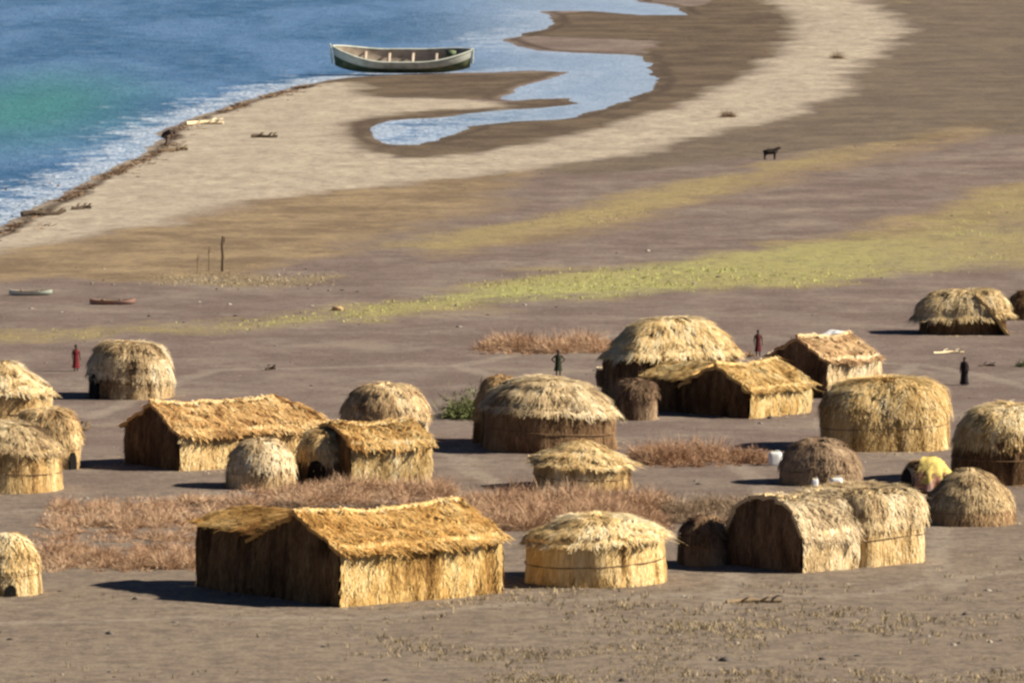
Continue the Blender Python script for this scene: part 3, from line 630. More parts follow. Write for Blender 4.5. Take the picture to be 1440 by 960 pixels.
# ------------------------------------------------------------------ boat
def boat():
    yb = 106; s = S(yb); c = G(566, yb)
    root = empty('wooden_boat', c + np.array([0, 1.2, .2]), 'long wooden boat with white gunwales and green bottom pulled up on the shore', 'boat')
    root.rotation_euler = (R(23), 0, R(-1.5))
    Lb = 190 / s; n = 40
    t = np.linspace(-1, 1, n + 1)
    hb = 1.45 * np.clip(1 - np.abs(t) ** 3.0, 0.02, 1) ** .8                     # half beam at the gunwale
    sheer = 1.75 + 1.2 * np.clip(-t - .25, 0, 1) ** 1.7 * 1.4 + .75 * np.clip(t - .25, 0, 1) ** 1.6 * 1.4
    keel = .55 * np.abs(t) ** 5 * np.where(t < 0, 1.4, 1.0)
    x = t * Lb / 2 * (1 - .0 * t)
    rake = lambda z, tt: x + np.sign(tt) * .35 * np.clip(np.abs(tt) - .8, 0, 1) * z
    def shell(z0, z1, off, nm, mat, m=10, flip=False):
        w = np.linspace(z0, z1, m + 1); mb = MB()
        for sgn in (-1, 1):
            Tt, Ww = np.meshgrid(np.arange(n + 1), w, indexing='ij')
            z = keel[Tt] + (sheer[Tt] - keel[Tt]) * Ww
            y = sgn * np.maximum(hb[Tt] * np.sin(np.clip(Ww, 0, 1) * math.pi / 2) ** .55 + off, .01)
            xx = x[Tt] + np.sign(t[Tt]) * .8 * np.clip(np.abs(t[Tt]) - .8, 0, 1) * 5 * Ww * .25
            g = grid_faces(n, m)
            mb.add(np.stack([xx, y, z], 2), g if (sgn > 0) else g[:, ::-1], .5)
        return mb.build(nm, mat, root, smooth=True)
    shell(0.0, .60, .0, 'hull', HULLG)
    shell(.58, 1.0, .025, 'side_strake', HULLP)
    shell(.02, .985, -.07, 'inner_planking', HULLI)
    for sgn in (-1, 1):
        mb = MB(); xx = x + np.sign(t) * .8 * np.clip(np.abs(t) - .8, 0, 1) * 1.25
        tube(mb, np.stack([xx, sgn * (hb + .02), sheer + .02], 1), .085, 6); mb.build('gunwale', HULLP, root)
    for q in (-.55, -.2, .15, .5):
        i = int((q + 1) / 2 * n); mb = MB(); box(mb, (x[i], 0, sheer[i] - .32), (.32, hb[i] * 1.86, .07)); mb.build('thwart', HULLI, root)
    i = 3; mb = MB(); tube(mb, [(x[0] - .2, 0, .95), (x[0] - .3, 0, sheer[0] * .6), (x[0] - .42, 0, sheer[0] + .28)], [.10, .10, .08], 7); mb.build('stem_post', HULLP, root)
    mb = MB(); tube(mb, [(x[-1] + .2, 0, 1.0), (x[-1] + .25, 0, sheer[-1] * .6), (x[-1] + .32, 0, sheer[-1] + .15)], [.10, .10, .08], 7); mb.build('stern_post', HULLP, root)
    mb = MB(); box(mb, (Lb * .36, .55, 1.75), (.95, .5, .55), .1); mb.build('engine_box', HULLG, root)
boat()

# ------------------------------------------------------------------ small things
def put(name, label, cat, cx, yb, build, mat, group=None, rz=0):
    mb = MB(); build(mb); o = mb.build(name, mat); o.location = G(cx, yb); o.rotation_euler[2] = rz
    return tag(o, label, cat, group)

def log(length, rad, bend=.1, tone=.5):
    def f(mb):
        t = np.linspace(-.5, .5, 9); ph = random.uniform(0, 6)
        tube(mb, np.stack([t * length, bend * np.sin(t * 5 + ph), rad * .8 + .06 * np.sin(t * 7 + ph) * bend * 5 + np.clip(t, 0, 1) * bend], 1), rad * (1 - .5 * (t + .5)) + .012, 7, tone)
        for q in (-.2, .15, .32):
            z = np.array([q * length, 0, rad]); tube(mb, [z, z + np.array([.1 * length, random.uniform(-.3, .3), .1 + rad]), z + np.array([.2 * length, random.uniform(-.5, .5), .12 + rad])], [rad * .5, rad * .35, .01], 5, tone + .1)
    return f
LOGS = 'driftwood and poles lying about'
put('plank', 'weathered tan pole lying in front of the arch-roofed hut', 'pole', 1060, 848, log(2.6, .13, .12, .62), WOOD, LOGS, .12)
put('driftwood', 'dark green-brown log on the pale sand below the boat', 'driftwood', 372, 195, log(2.2, .2, .15, .2), WOOD, LOGS, .05)
put('driftwood', 'dark stick on the ground left of the small pale dome hut front', 'driftwood', 276, 714, log(1.8, .11, .1, .1), WOOD, LOGS, -.1)
put('driftwood', 'small dark stick lying between the golden dome and long orange roofed hut', 'driftwood', 380, 521, log(.7, .12, .1, .1), WOOD, LOGS, .3)
put('driftwood', 'pale yellow stick on the ground above the black robed person', 'driftwood', 1334, 497, log(1.9, .08, .1, .85), PALE, LOGS, .1)
put('driftwood', 'short dark stick right of the black robed person', 'driftwood', 1388, 516, log(1.0, .09, .1, .1), WOOD, LOGS, 0)
put('driftwood', 'dark stump with a pale tip beside the left edge huts', 'driftwood', 118, 606, log(.8, .2, .15, .3), WOOD, LOGS, .3)
put('driftwood', 'pale yellow reeds heaped on the shore by the bending person', 'driftwood', 288, 176, log(3.2, .22, .2, .8), PALE, LOGS, .08)
put('driftwood', 'brown log at the water edge below the bending person', 'driftwood', 243, 214, log(2.6, .22, .2, .35), WOOD, LOGS, .25)
put('driftwood', 'dark drift log on the shore near the left edge, longer one', 'driftwood', 62, 304, log(3.4, .22, .3, .12), WOOD, LOGS, .45)
put('driftwood', 'dark drift log on the shore near the left edge, shorter one', 'driftwood', 114, 296, log(1.6, .2, .2, .1), WOOD, LOGS, .3)

def canoe(label, cx, yb, L, mat, rz=0, cov=True):
    c = G(cx, yb); root = empty('dugout_canoe', c, label, 'canoe', 'canoes drawn up on the plain'); root.rotation_euler[2] = rz
    n = 16; t = np.linspace(-1, 1, n + 1); hb = .42 * (1 - np.abs(t) ** 2.5) + .03; sh = .34 + .1 * np.abs(t) ** 3
    for nm, off, m_ in (('hull', 0, mat), ('inner_hull', -.05, WOOD)):
        mb = MB()
        for sgn in (-1, 1):
            Tt, Ww = np.meshgrid(np.arange(n + 1), np.linspace(0 if not off else .1, 1 if not off else .97, 7), indexing='ij')
            y = sgn * np.maximum(hb[Tt] * np.sin(Ww * math.pi / 2) ** .5 + off, .005); z = .12 * np.abs(t[Tt]) ** 4 + (sh[Tt] - .12 * np.abs(t[Tt]) ** 4) * Ww
            g = grid_faces(n, 6); mb.add(np.stack([t[Tt] * L / 2, y, z], 2), g if sgn > 0 else g[:, ::-1], .7)
        mb.build(nm, m_, root, smooth=True)
    for q in (-.4, .35):
        mb = MB(); box(mb, (q * L / 2, 0, .36), (.16, .7, .05), 0, .5); mb.build('thwart', WOOD, root)
canoe('whitish canoe drawn up on the plain near the left edge', 43, 416, 2.9, HULLP)
canoe('salmon coloured canoe drawn up on the plain right of the whitish one', 158, 429, 3.0, PINK, .08)

def boulder(r_):
    def f(mb):
        bm = bmesh.new(); bmesh.ops.create_icosphere(bm, subdivisions=3, radius=1)
        v = np.array([q.co[:] for q in bm.verts]); k = 1 + .28 * fbm(v, 1.3, int(r_ * 1000)); v = v * k[:, None] * np.array([1.25, .9, .7]) * r_ + np.array([0, 0, r_ * .35])
        mb.add(v, [[q.index for q in fc.verts] for fc in bm.faces], .3); bm.free()
    return f
put('rock', 'dark rock lying alone in the dry tufts in front', 'rock', 1020, 931, boulder(.24), STONE, 'single rocks')
put('rock', 'pale rock on the upper edge of the green grass strip', 'rock', 475, 437, boulder(.3), PALE, 'single rocks')

def can(name, label, cx, yb, h, w, mat=WHITE):
    c = G(cx, yb); root = empty(name, c, label, 'jerrycan', 'white plastic cans')
    mb = MB(); p = revolve(c, 0, w / 2, w * .35, 4, resample([[.01, h], [.8, h], [1, h * .88], [1, .06], [.9, 0.0]], 12), 24, 0)
    mb.add(p, grid_faces(24, 12), .5); mb.build('body', mat, root, smooth=True)
    mb = MB(); tube(mb, [(-w * .25, 0, h - .02), (-w * .25, 0, h + .07)], .05, 8); mb.build('cap', YEL, root)
    mb = MB(); tube(mb, [(-w * .1, 0, h - .01), (0, 0, h + .07), (w * .25, 0, h + .07), (w * .36, 0, h - .02)], .025, 6); mb.build('handle', mat, root)
can('jerrycan', 'white plastic can standing left of the brown dome hut', 1090, 656, .8, .75)
can('jerrycan', 'wider white can at the foot of the brown dome hut', 1176, 691, .72, .66)
can('jerrycan', 'small slim white can at the foot of the brown dome hut', 1146, 691, .66, .36)

# dark basket with a pale rim
c = G(849, 545); root = empty('woven_basket', c, 'dark barrel-like basket with a pale rim left of the tallest hut', 'basket')
mb = MB(); p = revolve(c, 0, .5, .5, 2, resample([[.85, 1.15], [1, .7], [.8, 0]], 12), 32, .03); patch(mb, p, (0, 0, .5), .01, 5, .01, .3, 60, .2, .03, .02); mb.build('body', REED, root)
mb = MB(); ph = np.linspace(0, 2 * math.pi, 25); tube(mb, np.stack([.44 * np.cos(ph), .44 * np.sin(ph), 1.15 + 0 * ph], 1), .07, 6, .8); mb.build('rim', GREY, root)
mb = MB(); p = revolve(c, 0, .43, .43, 2, resample([[.01, 1.3], [.6, 1.25], [1, 1.14]], 8), 24, .03); mb.add(p, grid_faces(24, 8), .7); mb.build('lid', GREY, root)

# white sheet on the roof of the rear right hut
def sheet(mb):
    t = np.linspace(-1, 1, 17); X, Y = np.meshgrid(t, t, indexing='ij')
    Z = .18 * fbm(np.stack([X, Y], 2), 1.6, 4) - .12 * X * X + .14
    p = np.stack([X * .95, Y * .55, Z], 2); mb.add(p, grid_faces(16, 16), .5); mb.add(p - np.array([0, 0, .03]), grid_faces(16, 16)[:, ::-1], .5)
o = put('white_sheet', 'crumpled white sheet lying on the roof ridge at rear right', 'sheet', 1172, 556, sheet, WHITE)
o.location = (o.location.x + .3, o.location.y + 3.3, 3.33)
o.rotation_euler = (0, R(-2), R(30))

# poles by the shore
def pole(label, cx, yb, hpx, r_=.07, tone=.15):
    h = hpx / S(yb)
    c = G(cx, yb)
    root = empty('wooden_post', c, label, 'post', 'posts on the plain')
    mb = MB(); tube(mb, [(0, 0, -.1), (.03, 0, h * .4), (-.02, .02, h * .75), (.03, 0, h)], [r_ * 1.2, r_, r_ * .9, r_ * .7], 7, tone); mb.build('shaft', WOOD, root)
    mb = MB(); tube(mb, [(0, 0, h * .72), (.12, 0, h * .86), (.17, .02, h * .98)], [r_ * .6, r_ * .5, r_ * .3], 6, tone); mb.build('branch_stub', WOOD, root)
pole('tallest dark post standing alone on the tan plain', 313, 382, 50, .11, .3)
pole('thin faint post left of the tallest dark post', 294, 382, 36, .05, .5)
pole('short thin post, leftmost of three on the tan plain', 278, 384, 26, .04, .5)

# ------------------------------------------------------------------ terrain masks
def poly(px): return np.array([G(x, y)[:2] for x, y in px])

def sdist(P, pl, chunk=20000):
    """signed distance to a polygon (positive inside)"""
    out = np.empty(len(P)); A = pl; B = np.roll(pl, -1, 0); e = B - A; l2 = np.sum(e * e, 1) + 1e-12
    for i in range(0, len(P), chunk):
        p = P[i:i + chunk, None]; w = p - A[None]
        t = np.clip(np.sum(w * e, 2) / l2, 0, 1)
        d = np.sqrt(np.min(np.sum((w - e * t[..., None]) ** 2, 2), 1))
        c = ((A[None, :, 1] > p[..., 1]) != (B[None, :, 1] > p[..., 1])) & (p[..., 0] < (B - A)[None, :, 0] * (p[..., 1] - A[None, :, 1]) / ((B - A)[None, :, 1] + 1e-12) + A[None, :, 0])
        ins = np.sum(c, 1) % 2 == 1
        out[i:i + chunk] = np.where(ins, d, -d)
    return out

LAKE = poly([(-200, 440), (-60, 352), (0, 328), (50, 299), (105, 268), (160, 240), (205, 219), (228, 203), (240, 182), (300, 158), (370, 136), (440, 119), (490, 110), (560, 105), (640, 103), (690, 102),
    (740, 99), (787, 101), (762, 111), (715, 125), (692, 139), (722, 143), (760, 139), (795, 138), (800, 146), (765, 150), (700, 153), (660, 158), (600, 165), (540, 169), (514, 180), (516, 194), (545, 204), (600, 203),
    (640, 191), (670, 177), (730, 171), (800, 167), (850, 155), (890, 141), (925, 128), (932, 112), (925, 90), (915, 79), (880, 76), (820, 74), (770, 71), (735, 65), (718, 56), (745, 47), (780, 40), (789, 29), (768, 16),
    (830, 16), (900, 22), (978, 22), (960, 11), (905, 2), (880, -14), (960, -40), (1200, -120), (2500, -280), (9000, -420), (9000, -520), (-9000, -520), (-9000, -200), (-2000, 200)])
SAND = poly([(-60, 352), (0, 328), (50, 299), (105, 268), (160, 240), (228, 200), (300, 158), (370, 136), (440, 119), (500, 118), (520, 140), (640, 141), (700, 146), (690, 152), (600, 158), (530, 164), (490, 175),
    (484, 192), (520, 212), (570, 226), (640, 222), (720, 208), (800, 194), (870, 176), (930, 158), (1000, 132), (1050, 105), (1090, 78), (1120, 52), (1118, 28), (1080, 2), (1060, -15), (1190, -15), (1240, 15), (1268, 44), (1245, 75),
    (1190, 108), (1180, 135), (1110, 165), (1010, 186), (900, 216), (760, 238), (600, 255), (480, 270), (330, 288), (230, 318), (120, 332), (40, 345), (-60, 372)])
SPIT = poly([(440, 119), (500, 110), (640, 106), (787, 102), (760, 112), (715, 126), (690, 141), (600, 140), (520, 138), (470, 128)])
WET = poly([(484, 192), (490, 174), (540, 162), (640, 155), (700, 148), (800, 138), (932, 60), (718, 50), (790, 20), (980, 10), (1060, -15), (1118, 28), (1120, 52), (1090, 78), (1050, 105), (1000, 132), (930, 158), (870, 176), (800, 194), (720, 208), (640, 222), (570, 226), (520, 212)])
TAN = poly([(-60, 372), (40, 345), (120, 332), (230, 318), (330, 288), (480, 270), (600, 255), (760, 238), (700, 285), (560, 330), (480, 360), (340, 385), (200, 400), (60, 395), (-60, 400)])
OLIVE = poly([(1190, 108), (1245, 75), (1268, 44), (1240, 15), (1190, -15), (1500, -30), (1900, 0), (1900, 190), (1440, 190), (1200, 205), (1000, 230), (840, 250), (760, 240), (900, 216), (1010, 186), (1110, 165), (1180, 135)])
GR1 = poly([(-60, 470), (150, 466), (330, 455), (470, 438), (560, 424), (680, 403), (800, 384), (960, 366), (1100, 350), (1210, 333), (1320, 295), (1440, 258), (1700, 200), (1700, 370), (1440, 372), (1310, 386), (1200, 396), (1050, 408), (900, 416),
    (780, 424), (640, 432), (560, 446), (400, 458), (250, 472), (80, 478), (-60, 480)])
GR2 = poly([(540, 354), (600, 336), (680, 318), (760, 304), (850, 286), (940, 268), (1050, 238), (1180, 210), (1320, 190), (1190, 222), (1070, 250), (960, 290), (880, 308), (760, 328), (680, 345), (600, 358)])
TAN2 = poly([(1120, 345), (1230, 318), (1330, 285), (1440, 252), (1700, 190), (1700, 240), (1440, 300), (1330, 325), (1220, 345)])
TAN3 = poly([(560, 350), (760, 300), (960, 262), (1180, 208), (1400, 170), (1400, 195), (1190, 235), (980, 295), (780, 345), (600, 366)])
GR3 = poly([(200, 392), (330, 380), (480, 385), (470, 398), (330, 404), (210, 402)])
GR4 = poly([(1215, -20), (1330, -20), (1290, 8), (1250, 10)])

vx = np.concatenate([-np.geomspace(12000, 70, 26), np.arange(-66, 66.01, .36), np.geomspace(70, 12000, 26)])
vy = np.concatenate([[-3000, -1200, -400, -100, 60, 160, 240, 300, 340, 365], np.arange(380, 1110, .8), np.geomspace(1115, 30000, 40)])
X, Y = np.meshgrid(vx, vy, indexing='ij'); P2 = np.stack([X.ravel(), Y.ravel()], 1)
vis = (P2[:, 1] > 370) & (P2[:, 1] < 1600) & (np.abs(P2[:, 0]) < 200)
Q = P2[vis]
warp = np.stack([1.3 * fbm(Q, .16, 1) + .35 * fbm(Q, .8, 2), 2.4 * fbm(Q, .13, 3) + .9 * fbm(Q, .6, 4)], 1)
def mask(pl, soft, amp=1.0, inner=0.0):
    d = sdist(Q + warp * amp, pl); m = np.zeros(len(P2)); m[vis] = np.clip((d - inner) / soft + .5, 0, 1)
    return m
lake_sd = np.full(len(P2), -40.0); lake_sd[vis] = sdist(Q + warp * .6, LAKE)
far = ~vis & (P2[:, 1] >= 1600); lake_sd[far] = 40
m_sand = np.clip(.5 * mask(SAND, 3.0, 1.5) + .5 * mask(SAND, 11.0, 1.6), 0, 1); m_spit = mask(SPIT, 1.5, .6); m_wet = mask(WET, 2.0, .7); m_tan = np.maximum(mask(TAN, 7.0, 2.2), np.maximum(mask(TAN2, 5, 2), .75 * mask(TAN3, 6, 2))); m_ol = mask(OLIVE, 9, 1.6)
m_gr = np.maximum(mask(GR1, 8.0, 2.8), .95 * mask(GR2, 6.0, 2.0)); m_gr = np.maximum(m_gr, .5 * mask(GR3, 4, 1.5)); m_gr = np.maximum(m_gr, .5 * mask(GR4, 5, 1.5))
# the grass is greenest at mid strip and thins out to the left
gx = np.zeros(len(P2)); gx[vis] = np.clip((Q[:, 0] + 26) / 18, .8, 1)
gr_ = np.zeros(len(P2)); gr_[vis] = np.clip((46 - Q[:, 0]) / 26, .7, 1) * np.clip(1.1 + .7 * fbm(Q, .09, 43), .6, 1)
m_gr = m_gr * gx * gr_
m_green = np.zeros(len(P2)); m_green[vis] = np.exp(-((Q[:, 0] - 9) / 20) ** 2) * np.clip(fbm(Q, .07, 41) * .5 + .75, 0, 1) * np.clip(sdist(Q, GR1) / 4 + .6, 0, 1)
def pathmask(lines, w):
    m = np.zeros(len(P2)); dd = np.full(len(Q), 1e9); qq = Q + warp * .5
    for ln in lines:
        pl = poly(ln)
        for a_, b_ in zip(pl[:-1], pl[1:]):
            e_ = b_ - a_; t_ = np.clip(((qq - a_) @ e_) / (e_ @ e_), 0, 1); dd = np.minimum(dd, np.linalg.norm(qq - a_ - t_[:, None] * e_, axis=1))
    m[vis] = np.clip(1.4 - dd / w, 0, 1); return m
m_path = pathmask([[(-40, 726), (140, 712), (300, 694), (420, 700)], [(120, 590), (300, 520), (640, 516), (830, 560), (640, 640), (700, 690)], [(640, 516), (880, 470), (1060, 510), (1290, 512), (1460, 545)],
    [(0, 880), (260, 872), (520, 868), (760, 846), (980, 836), (1200, 838), (1460, 800)], [(1000, 620), (1080, 700), (1010, 860)], [(1330, 830), (1320, 660), (1150, 600), (1290, 512)]], .75)
m_shore = np.clip(1 - np.abs(lake_sd + .7) / 1.0, 0, 1) * (lake_sd < .4)

dryness = np.clip(-lake_sd / 14, 0, 1)
village = np.clip((660 - P2[:, 1]) / 60, 0, 1)
relief = .10 * fbm(P2, .045, 51) + .09 * fbm(P2, .21, 52) + .04 * fbm(P2, .9, 53)
Z = np.where(lake_sd > 0, np.maximum(-lake_sd * .06, -1.6), np.clip(-lake_sd * .05, 0, .06) + dryness * (1 - .55 * village) * relief + .05 * dryness)
Z = np.where(lake_sd > 0, Z, np.maximum(Z, -.0))
Z = np.where(P2[:, 1] < 640, Z - .06, Z) + .02 * fbm(P2, 1.4, 54) * dryness
me = bpy.data.meshes.new('ground'); nx, ny = len(vx), len(vy)
fc = grid_faces(nx - 1, ny - 1)
me.vertices.add(len(P2)); me.vertices.foreach_set('co', np.concatenate([P2, Z[:, None]], 1).ravel().astype(np.float32))
me.loops.add(fc.size); me.loops.foreach_set('vertex_index', fc.ravel().astype(np.int32))
me.polygons.add(len(fc)); me.polygons.foreach_set('loop_start', (np.arange(len(fc)) * 4).astype(np.int32)); me.polygons.foreach_set('loop_total', np.full(len(fc), 4, np.int32))
me.polygons.foreach_set('use_smooth', np.ones(len(fc), bool)); me.update(calc_edges=True)
for nm, arr in (('sand', m_sand), ('wet', np.maximum(m_wet, m_spit)), ('tan', m_tan), ('olive', m_ol), ('grassy', m_gr), ('green', m_green), ('shore', m_shore), ('path', m_path)):
    a = me.attributes.new(nm, 'FLOAT', 'POINT'); a.data.foreach_set('value', arr.astype(np.float32))

# ground material
m, nt, b = new_mat('dry_ground')
N, Lk = nt.nodes, nt.links
geo = N.new('ShaderNodeNewGeometry')
def noise(scale, detail=5, rough=.6, sc=(1, 1, 1)):
    mp = N.new('ShaderNodeMapping'); mp.inputs['Scale'].default_value = sc; Lk.new(geo.outputs['Position'], mp.inputs[0])
    n = N.new('ShaderNodeTexNoise'); n.inputs['Scale'].default_value = scale; n.inputs['Detail'].default_value = detail; n.inputs['Roughness'].default_value = rough
    Lk.new(mp.outputs[0], n.inputs['Vector']); return n.outputs['Fac']
def rng_(v, a, b_, c=0, d=1):
    r_ = N.new('ShaderNodeMapRange'); r_.inputs['From Min'].default_value = a; r_.inputs['From Max'].default_value = b_; r_.inputs['To Min'].default_value = c; r_.inputs['To Max'].default_value = d
    Lk.new(v, r_.inputs[0]); return r_.outputs[0]
def mixc(f, a, b_):
    x = N.new('ShaderNodeMix'); x.data_type = 'RGBA'
    for s_, v_ in (('Factor', f), ('A', a), ('B', b_)):
        i_ = {'Factor': 0, 'A': 6, 'B': 7}[s_]
        if isinstance(v_, (tuple, float, int)): x.inputs[i_].default_value = v_
        else: Lk.new(v_, x.inputs[i_])
    return x.outputs[2]
def attr(nm):
    a = N.new('ShaderNodeAttribute'); a.attribute_name = nm; return a.outputs['Fac']
def math_(op, a, b_):
    x = N.new('ShaderNodeMath'); x.operation = op
    for k_, v_ in enumerate((a, b_)):
        if isinstance(v_, (float, int)): x.inputs[k_].default_value = v_
        else: Lk.new(v_, x.inputs[k_])
    return x.outputs[0]
def masked(nm, amount=.6, scale=1.1, lo=.35, hi=.65, sc=(1, .35, 1)):
    """mask edge broken up by noise"""
    v = math_('ADD', attr(nm), math_('MULTIPLY', math_('SUBTRACT', noise(scale, 6, .65, sc), .5), amount))
    return rng_(v, lo, hi)
big = noise(.06, 4); med = noise(.45, 6, .65, (1, .4, 1)); fine = noise(5.0, 6, .7); grit = noise(17, 3, .7)
mott = noise(.13, 8, .72); patchy = noise(.9, 7, .72)
col = mixc(rng_(big, .35, .65), (.160, .116, .098, 1), (.192, .147, .118, 1))
col = mixc(rng_(mott, .47, .57, 0, .75), col, (.120, .082, .068, 1))
col = mixc(rng_(mott, .37, .46, .5, 0), col, (.265, .210, .150, 1))
sep = N.new('ShaderNodeSeparateXYZ'); Lk.new(geo.outputs['Position'], sep.inputs[0])
col = mixc(math_('MULTIPLY', rng_(math_('ADD', sep.outputs['Y'], math_('MULTIPLY', mott, 60.0)), 545, 470), .75), col, mixc(rng_(patchy, .44, .56), (.222, .170, .117, 1), (.150, .117, .082, 1)))
col = mixc(math_('MULTIPLY', masked('olive', .6, .2), .9), col, mixc(rng_(mott, .42, .58), (.086, .063, .042, 1), (.145, .110, .072, 1)))
col = mixc(math_('MULTIPLY', masked('tan', .8, .25, .2, .8), .9), col, mixc(rng_(mott, .42, .58), (.150, .100, .052, 1), (.29, .205, .108, 1)))
col = mixc(masked('wet', .35, .6, .35, .65), col, mixc(rng_(mott, .42, .58), (.062, .041, .024, 1), (.120, .084, .050, 1)))
col = mixc(masked('sand', .8, .3, .2, .85), col, mixc(rng_(math_('ADD', math_('MULTIPLY', med, .5), math_('MULTIPLY', mott, .5)), .38, .62), (.46, .385, .285, 1), (.29, .238, .175, 1)))
col = mixc(math_('MULTIPLY', masked('grassy', .9, .4, .16, .75), .9), col, mixc(attr('green'), (.27, .205, .088, 1), (.34, .335, .105, 1)))
col = mixc(math_('MULTIPLY', rng_(math_('ADD', attr('shore'), math_('MULTIPLY', math_('SUBTRACT', med, .5), 1.2)), .25, .8), .85), col, (.055, .036, .022, 1))
col = mixc(math_('MULTIPLY', masked('path', .9, .8, .3, .9), .45), col, (.30, .245, .185, 1))
col = mixc(rng_(patchy, .50, .60, 0, .42), col, (.105, .077, .062, 1))
col = mixc(rng_(fine, .50, .62, 0, .45), col, (.085, .062, .05, 1))
col = mixc(rng_(fine, .46, .36, 0, .35), col, (.32, .26, .20, 1))
col = mixc(rng_(grit, .58, .75, 0, .4), col, (.30, .25, .19, 1))
Lk.new(col, b.inputs['Base Color']); b.inputs['Roughness'].default_value = .95; b.inputs['Specular IOR Level'].default_value = .1
hgt = math_('ADD', math_('MULTIPLY', fine, .05), math_('ADD', math_('MULTIPLY', grit, .02), math_('MULTIPLY', med, .12)))
bp = N.new('ShaderNodeBump'); bp.inputs['Strength'].default_value = .7; bp.inputs['Distance'].default_value = 1.0
Lk.new(hgt, bp.inputs['Height']); Lk.new(bp.outputs[0], b.inputs['Normal'])
me.materials.append(m)
ground = bpy.data.objects.new('ground', me); C.objects.link(ground); ground['kind'] = 'structure'

# ------------------------------------------------------------------ water
wx = np.concatenate([-np.geomspace(12000, 70, 20), np.arange(-66, 66.01, .5), np.geomspace(70, 12000, 20)])
wy = np.concatenate([np.arange(640, 1110, .8), np.geomspace(1115, 30000, 40)])
X, Y = np.meshgrid(wx, wy, indexing='ij'); W2 = np.stack([X.ravel(), Y.ravel()], 1)
wv = (W2[:, 1] < 1600) & (np.abs(W2[:, 0]) < 200); QW = W2[wv]
wp = np.stack([1.3 * fbm(QW, .16, 1) + .35 * fbm(QW, .8, 2), 2.4 * fbm(QW, .13, 3) + .9 * fbm(QW, .6, 4)], 1)
lsd = np.full(len(W2), 60.0); lsd[wv] = sdist(QW + wp * .6, LAKE)
gcen = G(40, 150)[:2]
grn = np.exp(-((W2[:, 0] - gcen[0]) / 11) ** 2 - ((W2[:, 1] - gcen[1]) / 60) ** 2)
pcen = G(830, 70)[0]
pale = 1 / (1 + np.exp(-(W2[:, 0] - (-4 + 0)) / 3.5))  # grows to the right, where the sky's reflection is painted in
me = bpy.data.meshes.new('water'); fc = grid_faces(len(wx) - 1, len(wy) - 1)
me.vertices.add(len(W2)); me.vertices.foreach_set('co', np.concatenate([W2, np.full((len(W2), 1), -.035)], 1).ravel().astype(np.float32))
me.loops.add(fc.size); me.loops.foreach_set('vertex_index', fc.ravel().astype(np.int32))
me.polygons.add(len(fc)); me.polygons.foreach_set('loop_start', (np.arange(len(fc)) * 4).astype(np.int32)); me.polygons.foreach_set('loop_total', np.full(len(fc), 4, np.int32))
me.update(calc_edges=True)
for nm, arr in (('offshore', lsd), ('algae', grn), ('pale', pale)):
    a = me.attributes.new(nm, 'FLOAT', 'POINT'); a.data.foreach_set('value', arr.astype(np.float32))
m, nt, b = new_mat('lake_water'); N, Lk = nt.nodes, nt.links
geo = N.new('ShaderNodeNewGeometry')
w1 = noise(.10, 6, .65, (.6, .2, 1)); w2 = noise(.75, 5, .65, (.45, .3, 1)); w3 = noise(2.6, 4, .6, (1, .5, 1))
col = mixc(rng_(w1, .42, .58), (.028, .085, .160, 1), (.080, .155, .270, 1))
col = mixc(rng_(w2, .4, .7, 0, .55), col, (.135, .205, .315, 1))
col = mixc(math_('MULTIPLY', rng_(math_('ADD', attr('algae'), math_('MULTIPLY', math_('SUBTRACT', w1, .5), .8)), .15, .95), .82), col, (.045, .175, .135, 1))
col = mixc(rng_(attr('pale'), 0, 1, 0, .72), col, (.30, .355, .425, 1))  # sky reflection and whitish shallows mixed into the base colour
near = rng_(attr('offshore'), 0, 10, 1, 0)
foam = math_('MULTIPLY', math_('SUBTRACT', 1.0, math_('MULTIPLY', attr('pale'), .8)), math_('MULTIPLY', rng_(math_('ADD', math_('MULTIPLY', near, .41), w2), .66, .83), rng_(w3, .35, .6)))
col = mixc(math_('MULTIPLY', foam, .8), col, (.64, .67, .69, 1))
col = mixc(rng_(attr('offshore'), .1, 1.0, .45, 0), col, (.20, .19, .17, 1))
Lk.new(col, b.inputs['Base Color'])
b.inputs['Roughness'].default_value = .35; b.inputs['Specular IOR Level'].default_value = .4; b.inputs['IOR'].default_value = 1.33
bp = N.new('ShaderNodeBump'); bp.inputs['Distance'].default_value = 1.0; Lk.new(rng_(attr('pale'), 0, 1, 1.0, .55), bp.inputs['Strength'])
Lk.new(math_('ADD', math_('MULTIPLY', w2, .5), math_('MULTIPLY', w3, .14)), bp.inputs['Height']); Lk.new(bp.outputs[0], b.inputs['Normal'])
me.materials.append(m)
water = bpy.data.objects.new('water', me); C.objects.link(water); water['kind'] = 'structure'

